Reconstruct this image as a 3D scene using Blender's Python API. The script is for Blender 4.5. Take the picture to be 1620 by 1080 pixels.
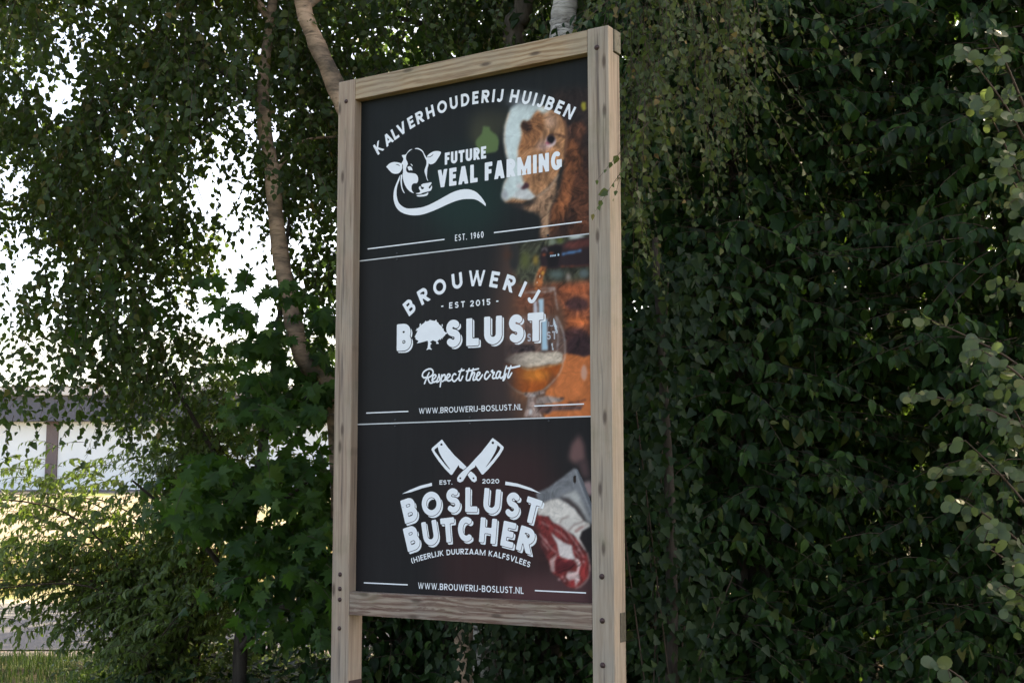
import bpy, bmesh, math, random
import numpy as np
from mathutils import Vector, Matrix

for o in list(bpy.data.objects):
    bpy.data.objects.remove(o, do_unlink=True)
scene = bpy.context.scene
COL = scene.collection
RNG = np.random.default_rng(7)
random.seed(7)

# ------------------------------------------------------------------ camera
CAM_Z = 1.45
cam_data = bpy.data.cameras.new('camera')
cam_data.sensor_width = 36.0
cam_data.lens = 45.53
cam_data.clip_start = 0.05
cam_data.clip_end = 2000.0
cam = bpy.data.objects.new('camera', cam_data)
COL.objects.link(cam)
cam.location = (0.0, 0.0, CAM_Z)
cam.rotation_euler = (math.radians(90.0 + 6.4625), math.radians(0.1073), 0.0)
scene.camera = cam

# ------------------------------------------------------------------ sky, sun, exposure
SUN_EL, SUN_AZ = math.radians(43.0), math.radians(50.0)      # azimuth to the right of the view axis (+Y)
world = bpy.data.worlds.new('World')
scene.world = world
world.use_nodes = True
wn = world.node_tree
for n in list(wn.nodes):
    wn.nodes.remove(n)
w_out = wn.nodes.new('ShaderNodeOutputWorld')
w_bg = wn.nodes.new('ShaderNodeBackground')
w_sky = wn.nodes.new('ShaderNodeTexSky')
w_sky.sky_type = 'NISHITA'
w_sky.sun_disc = False
w_sky.sun_elevation = SUN_EL
w_sky.sun_rotation = SUN_AZ
w_sky.air_density = 0.6
w_sky.dust_density = 2.5
w_sky.ozone_density = 0.3
w_bg.inputs['Strength'].default_value = 0.15
wn.links.new(w_sky.outputs[0], w_bg.inputs['Color'])
wn.links.new(w_bg.outputs[0], w_out.inputs['Surface'])

sun_data = bpy.data.lights.new('sun', 'SUN')
sun_data.energy = 3.5
sun_data.angle = math.radians(0.53)
sun_data.color = (1.0, 0.93, 0.82)
sun = bpy.data.objects.new('sun', sun_data)
COL.objects.link(sun)
sun_dir = Vector((math.sin(SUN_AZ) * math.cos(SUN_EL), math.cos(SUN_AZ) * math.cos(SUN_EL), math.sin(SUN_EL)))
sun.rotation_euler = sun_dir.to_track_quat('Z', 'Y').to_euler()
sun.location = sun_dir * 60

scene.view_settings.view_transform = 'Standard'
scene.view_settings.look = 'None'
scene.view_settings.gamma = 1.0
scene.view_settings.use_curve_mapping = False
scene.view_settings.exposure = 2.5
scene.view_settings.use_white_balance = True          # camera set for open shade
scene.view_settings.white_balance_temperature = 8700
scene.view_settings.white_balance_tint = 10
scene.cycles.max_bounces = 8
scene.cycles.transparent_max_bounces = 4
scene.cycles.use_denoising = True

# ------------------------------------------------------------------ helpers
def srgb(c):
    return tuple(((x / 255) / 12.92 if x / 255 <= 0.04045 else ((x / 255 + 0.055) / 1.055) ** 2.4) for x in c)

def tag(o, label=None, cat=None, group=None, kind=None):
    if label: o['label'] = label
    if cat: o['category'] = cat
    if group: o['group'] = group
    if kind: o['kind'] = kind
    return o

def empty(name, loc=(0, 0, 0), rz=0.0):
    o = bpy.data.objects.new(name, None)
    o.empty_display_size = 0.2
    o.location = loc
    o.rotation_euler = (0, 0, rz)
    COL.objects.link(o)
    return o

def link(name, me, mat=None, parent=None):
    o = bpy.data.objects.new(name, me)
    if mat is not None and not me.materials:
        me.materials.append(mat)
    COL.objects.link(o)
    if parent is not None:
        o.parent = parent
    return o

def mesh(name, verts, faces, smooth=False):
    me = bpy.data.meshes.new(name)
    me.from_pydata([tuple(v) for v in verts], [], [tuple(f) for f in faces])
    me.update()
    if smooth:
        me.polygons.foreach_set('use_smooth', [True] * len(me.polygons))
    return me

def np_mesh(name, V, F, smooth=False):
    """V (n,3), F (m,k): one face size"""
    me = bpy.data.meshes.new(name)
    V = np.ascontiguousarray(V, dtype=np.float32)
    F = np.ascontiguousarray(F, dtype=np.int32)
    m, k = F.shape
    me.vertices.add(len(V)); me.vertices.foreach_set('co', V.ravel())
    me.loops.add(m * k); me.loops.foreach_set('vertex_index', F.ravel())
    me.polygons.add(m); me.polygons.foreach_set('loop_start', np.arange(0, m * k, k, dtype=np.int32))
    me.polygons.foreach_set('loop_total', np.full(m, k, dtype=np.int32))
    if smooth:
        me.polygons.foreach_set('use_smooth', np.ones(m, dtype=bool))
    me.update(calc_edges=True)
    return me

def box_mesh(name, x0, x1, y0, y1, z0, z1, bevel=0.0, seg=2):
    bm = bmesh.new()
    vs = [bm.verts.new(p) for p in ((x0, y0, z0), (x1, y0, z0), (x1, y1, z0), (x0, y1, z0), (x0, y0, z1), (x1, y0, z1), (x1, y1, z1), (x0, y1, z1))]
    for f in ((0, 3, 2, 1), (4, 5, 6, 7), (0, 1, 5, 4), (1, 2, 6, 5), (2, 3, 7, 6), (3, 0, 4, 7)):
        bm.faces.new([vs[i] for i in f])
    if bevel:
        bmesh.ops.bevel(bm, geom=list(bm.edges), offset=bevel, segments=seg, profile=0.6, affect='EDGES')
    me = bpy.data.meshes.new(name)
    bm.to_mesh(me); bm.free()
    return me

def box(name, x0, x1, y0, y1, z0, z1, mat, parent=None, bevel=0.0):
    return link(name, box_mesh(name, x0, x1, y0, y1, z0, z1, bevel), mat, parent)

# --- materials
class NT:
    def __init__(self, name):
        self.m = bpy.data.materials.new(name)
        self.m.use_nodes = True
        self.t = self.m.node_tree
        self.bsdf = self.t.nodes['Principled BSDF']
        self.out = self.t.nodes['Material Output']
    def n(self, kind, **kw):
        nd = self.t.nodes.new(kind)
        for k, v in kw.items():
            if k.startswith('_'): setattr(nd, k[1:], v)
            else: nd.inputs[k.replace('__', ' ')].default_value = v
        return nd
    def l(self, a, b):
        self.t.links.new(a, b)
    def ramp(self, fac, stops, interp='LINEAR'):
        r = self.n('ShaderNodeValToRGB')
        r.color_ramp.interpolation = interp
        while len(r.color_ramp.elements) > 1: r.color_ramp.elements.remove(r.color_ramp.elements[-1])
        r.color_ramp.elements[0].position = stops[0][0]; r.color_ramp.elements[0].color = (*stops[0][1], 1)
        for p, c in stops[1:]:
            e = r.color_ramp.elements.new(p); e.color = (*c, 1)
        self.l(fac, r.inputs[0])
        return r.outputs[0]
    def coord(self, which='Object', scale=(1, 1, 1), loc=(0, 0, 0)):
        tc = self.n('ShaderNodeTexCoord'); mp = self.n('ShaderNodeMapping')
        mp.inputs['Scale'].default_value = scale; mp.inputs['Location'].default_value = loc
        self.l(tc.outputs[which], mp.inputs[0])
        return mp.outputs[0]
    def noise(self, vec, scale, detail=4.0, rough=0.55, dist=0.0):
        nd = self.n('ShaderNodeTexNoise', Scale=scale, Detail=detail, Roughness=rough, Distortion=dist)
        self.l(vec, nd.inputs['Vector'])
        return nd.outputs[0]
    def mix(self, fac, a, b, mode='MIX'):
        m = self.n('ShaderNodeMixRGB', _blend_type=mode)
        for s, v in ((0, fac), (1, a), (2, b)):
            if isinstance(v, (int, float)): m.inputs[s].default_value = v
            elif isinstance(v, tuple): m.inputs[s].default_value = (*v, 1)
            else: self.l(v, m.inputs[s])
        return m.outputs[0]
    def math(self, op, a, b=0.0):
        m = self.n('ShaderNodeMath', _operation=op)
        for s, v in ((0, a), (1, b)):
            if isinstance(v, (int, float)): m.inputs[s].default_value = v
            else: self.l(v, m.inputs[s])
        return m.outputs[0]
    def bump(self, h, strength=0.3, dist=0.01):
        b = self.n('ShaderNodeBump', Strength=strength, Distance=dist)
        self.l(h, b.inputs['Height']); self.l(b.outputs[0], self.bsdf.inputs['Normal'])
    def set(self, color=None, rough=0.6, spec=0.4, metal=0.0):
        if color is not None:
            if isinstance(color, tuple): self.bsdf.inputs['Base Color'].default_value = (*color, 1)
            else: self.l(color, self.bsdf.inputs['Base Color'])
        self.bsdf.inputs['Roughness'].default_value = rough
        self.bsdf.inputs['Specular IOR Level'].default_value = spec
        self.bsdf.inputs['Metallic'].default_value = metal
        return self.m

def flat(name, col, rough=0.6, spec=0.3, metal=0.0, vary=0.12, scale=30):
    t = NT(name)
    nz = t.noise(t.coord(), scale)
    c = t.ramp(nz, [(0.3, tuple(x * (1 - vary) for x in col)), (0.7, tuple(min(1, x * (1 + vary)) for x in col))])
    return t.set(c, rough, spec, metal)

def wood(name, axis, pale, tan, dark, wavy=0.0, seed=0.0, stain=False, flake=0.0):
    """weathered softwood, grain along local axis (0 = x, 2 = z)"""
    t = NT(name)
    lo = (seed * 3.1, seed * 1.7, seed * 2.3)
    sc = [22.0, 22.0, 22.0]; sc[axis] = 0.9
    fine = t.noise(t.coord(scale=tuple(sc), loc=lo), 2.2, 6, 0.62, 0.35 + wavy)
    sc2 = [55.0, 55.0, 55.0]; sc2[axis] = 1.6
    fibre = t.noise(t.coord(scale=tuple(sc2), loc=lo), 3.0, 3, 0.6)
    blot = t.noise(t.coord(loc=lo), 3.5, 3, 0.5)
    if wavy:
        wv = t.n('ShaderNodeTexWave', _wave_type='BANDS', _bands_direction='Z' if axis == 0 else 'X', Scale=13.0, Distortion=11.0, Detail=4.0)
        wv.inputs['Detail Scale'].default_value = 0.8
        s3 = [1.0, 1.0, 1.0]; s3[axis] = 0.22
        t.l(t.coord(scale=tuple(s3), loc=lo), wv.inputs['Vector'])
        g = t.mix(wavy, fine, wv.outputs[0])
    else:
        g = fine
    c = t.ramp(g, [(0.22, dark), (0.42, tan), (0.62, pale), (0.85, tuple(x * 1.12 for x in pale))])
    c = t.mix(0.4, c, t.ramp(fibre, [(0.3, tuple(x * 0.5 for x in tan)), (0.62, pale)]))
    c = t.mix(t.math('MULTIPLY', t.ramp(blot, [(0.42, (0, 0, 0)), (0.7, (1, 1, 1))]), 0.35), c, (0.23, 0.235, 0.21), 'MIX')
    # knots: sparse dark ellipses
    kx = t.n('ShaderNodeSeparateXYZ'); t.l(t.coord(), kx.inputs[0])
    kc = t.n('ShaderNodeCombineXYZ')
    t.l(t.math('ADD', t.math('MULTIPLY', kx.outputs[0], 3.4 if axis == 0 else 11.0), lo[0] + 0.3), kc.inputs[0])
    t.l(t.math('ADD', t.math('MULTIPLY', kx.outputs[2], 11.0 if axis == 0 else 3.4), lo[2] + 0.41), kc.inputs[1])
    vor = t.n('ShaderNodeTexVoronoi', _feature='F1', _voronoi_dimensions='2D', Scale=1.0)
    t.l(kc.outputs[0], vor.inputs['Vector'])
    k = t.ramp(vor.outputs['Distance'], [(0.05, (1, 1, 1)), (0.13, (0, 0, 0))])
    sel = t.n('ShaderNodeSeparateColor'); t.l(vor.outputs['Color'], sel.inputs[0])
    k = t.math('MULTIPLY', k, t.math('GREATER_THAN', sel.outputs[0], 0.42))
    c = t.mix(t.math('MULTIPLY', k, 0.8), c, (0.075, 0.05, 0.038))
    # drying cracks along the grain, and green-grey weathering
    scr = [34.0, 34.0, 34.0]; scr[axis] = 0.7
    crk = t.ramp(t.noise(t.coord(scale=tuple(scr), loc=(lo[2], lo[0], lo[1])), 1.3, 4, 0.6, 0.2), [(0.34, (1, 1, 1)), (0.39, (0, 0, 0))])
    c = t.mix(t.math('MULTIPLY', crk, 0.55), c, tuple(x * 0.5 for x in dark))
    alg = t.ramp(t.noise(t.coord(loc=(lo[1], lo[2], lo[0])), 6.0, 5, 0.65), [(0.55, (0, 0, 0)), (0.75, (1, 1, 1))])
    c = t.mix(t.math('MULTIPLY', alg, 0.4), c, (0.17, 0.165, 0.10))
    if stain:   # rust and sap run below the bolts, along the middle of the face
        ax = t.n('ShaderNodeSeparateXYZ'); t.l(t.coord(), ax.inputs[0])
        d = t.math('ABSOLUTE', t.math('SUBTRACT', ax.outputs[0], 0.046))
        band = t.ramp(d, [(0.004, (1, 1, 1)), (0.016, (0, 0, 0))])
        run = t.noise(t.coord(scale=(40, 1, 2.2), loc=lo), 1.6, 3, 0.6)
        run = t.ramp(run, [(0.48, (0, 0, 0)), (0.66, (1, 1, 1))])
        c = t.mix(t.math('MULTIPLY', t.math('MULTIPLY', band, run), 0.8), c, (0.11, 0.085, 0.075))
    if flake:   # old stain flaking off in patches that follow the grain
        sf = [9.0, 9.0, 26.0] if axis == 0 else [26.0, 9.0, 9.0]; sf[axis] = 2.2
        fl = t.ramp(t.noise(t.coord(scale=tuple(sf), loc=lo), 1.5, 6, 0.7, 0.8), [(0.52, (0, 0, 0)), (0.57, (1, 1, 1))])
        c = t.mix(t.math('MULTIPLY', fl, flake), c, (0.105, 0.05, 0.038))
    t.bump(t.mix(0.5, fine, fibre), 0.6, 0.005)
    return t.set(c, 0.82, 0.2)

def bark_birch(name, tone=1.0, dirt=0.5, warm=False):
    t = NT(name)
    a = t.noise(t.coord(scale=(5, 5, 26)), 1.6, 5, 0.65, 0.6)
    b = t.noise(t.coord(scale=(1.2, 1.2, 2.2)), 2.6, 5, 0.6)
    pale = tuple(x * tone for x in (0.50, 0.46, 0.40))
    if warm: pale = tuple(x * tone for x in (0.52, 0.34, 0.22))
    c = t.ramp(a, [(0.36 - .08 * bool(warm), (0.035, 0.03, 0.026)), (0.45 - .06 * bool(warm), tuple(x * 0.55 for x in pale)), (0.54, pale)])
    c = t.mix(t.ramp(b, [(0.5 - dirt * 0.25, (0, 0, 0)), (0.72 - dirt * 0.2, (1, 1, 1))]), c, (0.075, 0.058, 0.042))
    t.bump(a, 0.5, 0.01)
    return t.set(c, 0.85, 0.2)

def bark(name, col):
    t = NT(name)
    a = t.noise(t.coord(scale=(14, 14, 3)), 2.0, 6, 0.65, 0.8)
    c = t.ramp(a, [(0.3, tuple(x * 0.45 for x in col)), (0.6, col), (0.8, tuple(x * 1.5 for x in col))])
    t.bump(a, 0.6, 0.012)
    return t.set(c, 0.9, 0.15)

def leaf_mat(name, cols, trans, tfac=0.34, rough=0.42, spec=0.45):
    """cols: stops along a per-leaf random number"""
    t = NT(name)
    g = t.n('ShaderNodeNewGeometry'); oi = t.n('ShaderNodeObjectInfo')
    r = t.math('FRACT', t.math('ADD', g.outputs['Random Per Island'], oi.outputs['Random']))
    col = t.ramp(r, cols)
    mott = t.noise(t.coord(), 60, 3)
    col = t.mix(1.0, col, t.ramp(mott, [(0.35, (0.78, 0.8, 0.75)), (0.65, (1.2, 1.15, 1.1))]), 'MULTIPLY')
    t.set(col, rough, spec)
    tr = t.n('ShaderNodeBsdfTranslucent')
    tc = t.mix(t.math('MULTIPLY', r, 0.5), trans, tuple(x * 0.6 for x in trans))
    t.l(tc, tr.inputs['Color'])
    mx = t.n('ShaderNodeMixShader', Fac=tfac)
    t.l(t.bsdf.outputs[0], mx.inputs[1]); t.l(tr.outputs[0], mx.inputs[2])
    t.l(mx.outputs[0], t.out.inputs['Surface'])
    return t.m
# ------------------------------------------------------------------ printed artwork, mm on the panel face
ART = {
 'cow': [[(375,1925),(393,1937),(416,1943),(438,1941),(453,1934),(448,1922),(435,1906),(423,1893),(408,1887),(395,1887),(385,1895),(377,1911)],[(149,1909),(165,1920),(185,1925),(209,1922),(227,1916),(241,1907),(240,1891),(231,1876),(218,1869),(198,1870),(182,1876),(168,1889)],[(295,1971),(280,1969),(264,1955),(256,1950),(237,1950),(245,1936),(245,1925),(236,1914),(240,1891),(242,1871),(246,1835),(258,1807),(274,1786),(291,1773),(307,1767),(297,1777),(292,1793),(295,1806),(305,1812),(322,1811),(329,1823),(327,1840),(316,1853),(300,1859),(273,1865),(263,1875),(262,1888),(267,1898),(271,1906),(267,1918),(261,1928),(262,1946),(272,1958),(288,1967),(295,1969)],[(302,1969),(319,1972),(334,1968),(352,1956),(364,1937),(372,1924),(379,1912),(385,1897),(385,1884),(380,1869),(378,1850),(378,1827),(386,1812),(378,1819),(372,1835),(364,1858),(366,1871),(374,1889),(374,1906),(364,1924),(354,1946),(342,1957),(327,1965),(311,1969)],[(269,1892),(278,1894),(289,1890),(295,1881),(297,1872),(288,1875),(279,1874),(273,1881)],[(284,1906),(294,1900),(299,1890),(291,1897)],[(345,1800),(359,1804),(382,1804),(399,1805),(403,1801),(397,1793),(388,1785),(389,1777),(397,1780),(404,1790),(405,1778),(398,1767),(382,1765),(359,1763),(340,1759),(321,1762),(317,1765),(338,1767),(340,1775),(334,1783),(334,1791),(342,1795),(344,1787),(351,1778),(361,1782),(359,1788),(349,1791)],[(320,1756),(348,1754),(371,1756),(384,1760),(384,1753),(375,1747),(352,1746),(328,1749)],[(232,1861),(231,1830),(236,1800),(246,1780),(256,1772),(246,1790),(240,1810),(239,1836),(241,1858)],[(229,1862),(212,1832),(197,1802),(192,1771),(195,1743),(209,1713),(235,1689),(273,1673),(316,1665),(357,1665),(407,1673),(448,1683),(489,1694),(529,1703),(566,1707),(602,1705),(634,1699),(661,1685),(685,1666),(697,1657),(689,1674),(669,1703),(641,1730),(610,1745),(578,1751),(545,1750),(509,1743),(468,1729),(427,1715),(386,1703),(345,1697),(303,1698),(265,1703),(239,1717),(220,1736),(211,1762),(209,1787),(214,1814),(225,1837)]],
 'cow_cut': [[(374,1924),(393,1922),(406,1928),(415,1937),(408,1925),(395,1919),(376,1921)],[(195,1914),(213,1912),(227,1905),(225,1902),(211,1909)],[(239,1907),(243,1907),(245,1867),(242,1868)]],
 'cleaver': [[(465,664),(498,626),(532,593),(564,568),(594,544),(578,532),(556,543),(553,554),(518,511),(511,512),(485,534),(450,568),(423,601),(409,621),(413,628),(439,646)],[(615,526),(631,515),(644,502),(646,487),(634,479),(621,484),(608,498),(597,512)],[(725,665),(754,646),(780,626),(779,617),(761,592),(734,563),(703,533),(676,511),(670,513),(638,553),(637,544),(613,531),(598,515),(585,498),(574,484),(559,479),(547,483),(544,496),(553,509),(574,527),(603,547),(634,575),(667,604),(698,636)]],
 'cleaver_cut': [[(443,632),(450,610),(466,585),(487,559),(511,532),(490,548),(463,575),(439,601),(425,619)],[(749,634),(764,622),(749,599),(723,571),(685,537),(706,561),(726,588),(741,611),(746,624)],[(469,642),(467,638),(463,637),(458,638),(456,642),(458,646),(463,647),(467,645)],[(733,644),(731,640),(727,638),(722,640),(720,644),(722,648),(727,650),(731,648)],[(634,496),(632,493),(629,492),(625,494),(624,496),(625,499),(629,500),(632,499)],[(566,497),(565,494),(561,493),(558,494),(556,497),(558,500),(561,501),(565,500)]],
 'sweep': [[(252,430),(294,447),(349,465),(412,478),(414,465),(363,455),(301,438)],[(789,482),(849,473),(912,455),(961,432),(905,446),(849,460),(787,468)]],
 'tree': [[(320,1118),(314,1117),(331,1143),(327,1151),(349,1168),(374,1182),(402,1187),(434,1180),(443,1169),(462,1155),(468,1139),(484,1126),(478,1116),(469,1108),(456,1103),(441,1099),(436,1087),(422,1096),(403,1098),(400,1087),(401,1066),(411,1056),(394,1060),(378,1056),(386,1065),(389,1088),(386,1098),(365,1094),(343,1091),(327,1089),(337,1099),(321,1108)]],
 'script': [[(395,956),(383,936),(370,909)],[(358,943),(363,958),(382,970),(404,972),(416,961),(413,946),(397,937),(386,935)],[(358,943),(368,935),(376,937)],[(388,936),(392,923),(401,911),(415,912)],[(409,922),(424,930),(432,940),(425,946),(415,938),(413,922),(423,914),(438,921)],[(436,918),(446,938),(448,946),(452,930),(448,917),(436,913)],[(463,944),(459,920),(454,892)],[(460,931),(475,944),(481,936),(478,922),(466,915)],[(482,919),(503,935),(506,942),(497,945),(489,934),(490,920),(503,916),(518,924)],[(537,941),(529,945),(518,934),(520,917),(532,913),(549,927)],[(567,965),(556,941),(553,920),(562,915),(573,933)],[(551,954),(580,959)],[(606,964),(596,942),(591,919),(598,913),(608,917)],[(627,963),(618,941),(608,913)],[(613,927),(627,945),(634,941),(627,923),(627,913),(639,916)],[(591,953),(623,956),(654,961)],[(639,924),(657,935),(661,943),(652,945),(645,934),(645,917),(657,913),(674,934)],[(704,943),(696,946),(686,932),(686,918),(696,915),(714,933)],[(718,946),(725,950),(724,940),(734,941),(725,924),(728,916),(739,917)],[(764,942),(753,944),(743,929),(746,916),(756,920),(766,941),(761,923),(768,915),(778,922)],[(795,965),(788,947),(781,919),(778,905),(786,913),(793,933)],[(817,965),(807,940),(801,921),(806,915),(821,935)],[(799,955),(827,957),(861,962)]],
 'kalver': [(106,2002),(162,2029),(198,2056),(229,2088),(286,2100),(335,2113),(393,2127),(458,2139),(521,2147),(582,2147),(636,2149),(688,2145),(730,2142),(765,2138),(837,2126),(898,2112),(940,2098),(971,2087),(1015,2069),(1060,2043),(1104,2011)],
 'brouwerij': [(287,1254),(362,1299),(449,1331),(542,1350),(644,1350),(735,1338),(812,1317),(877,1287),(929,1251)],
 'boslust3': [(294,360),(411,389),(524,403),(618,406),(721,401),(823,380),(920,365)],
 'butcher': [(309,238),(405,265),(498,277),(592,282),(702,277),(802,263),(889,244)],
 'tagline': [(314,143),(406,169),(500,183),(596,187),(693,187),(798,171),(898,145)],
 'L_est60': [(530,1527),(679,1525),(530,1554)],
 'L_future': [(475,1874),(691,1873),(474,1928)],
 'L_veal': [(443,1776),(1066,1773),(432,1855)],
 'L_est15': [(500,1231),(714,1231),(500,1258)],
 'L_dash1': [(458,1244),(468,1244),(458,1247)],
 'L_dash2': [(744,1245),(754,1245),(744,1248)],
 'L_bos': [(218,1057),(969,1057),(217,1180)],
 'L_bosS': [(484,1055),(567,1057),(484,1182)],
 'X_bos': [(217,1109),(305,1103),(482,1103),(566,1097),(590,1106),(662,1101),(682,1110),(779,1109),(806,1112),(884,1112),(901,1121),(985,1120)],
 'L_url1': [(341,778),(871,778),(341,801)],
 'L_url2': [(342,25),(875,25),(342,53)],
 'L_est20': [(453,469),(520,475),(452,489)],
 'L_2020': [(673,477),(758,470),(672,495)],
 'r1a': [(47,1540),(474,1539)],
 'r1b': [(732,1541),(1162,1543)],
 'r2a': [(49,791),(284,791)],
 'r2b': [(930,792),(1165,792)],
 'r3a': [(46,39),(287,39)],
 'r3b': [(930,40),(1167,39)],
 'glassSL': [(899,1055),(933,1057),(899,1094)],
 'glassST': [(993,1059),(1038,1064),(993,1100)],
}
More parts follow.
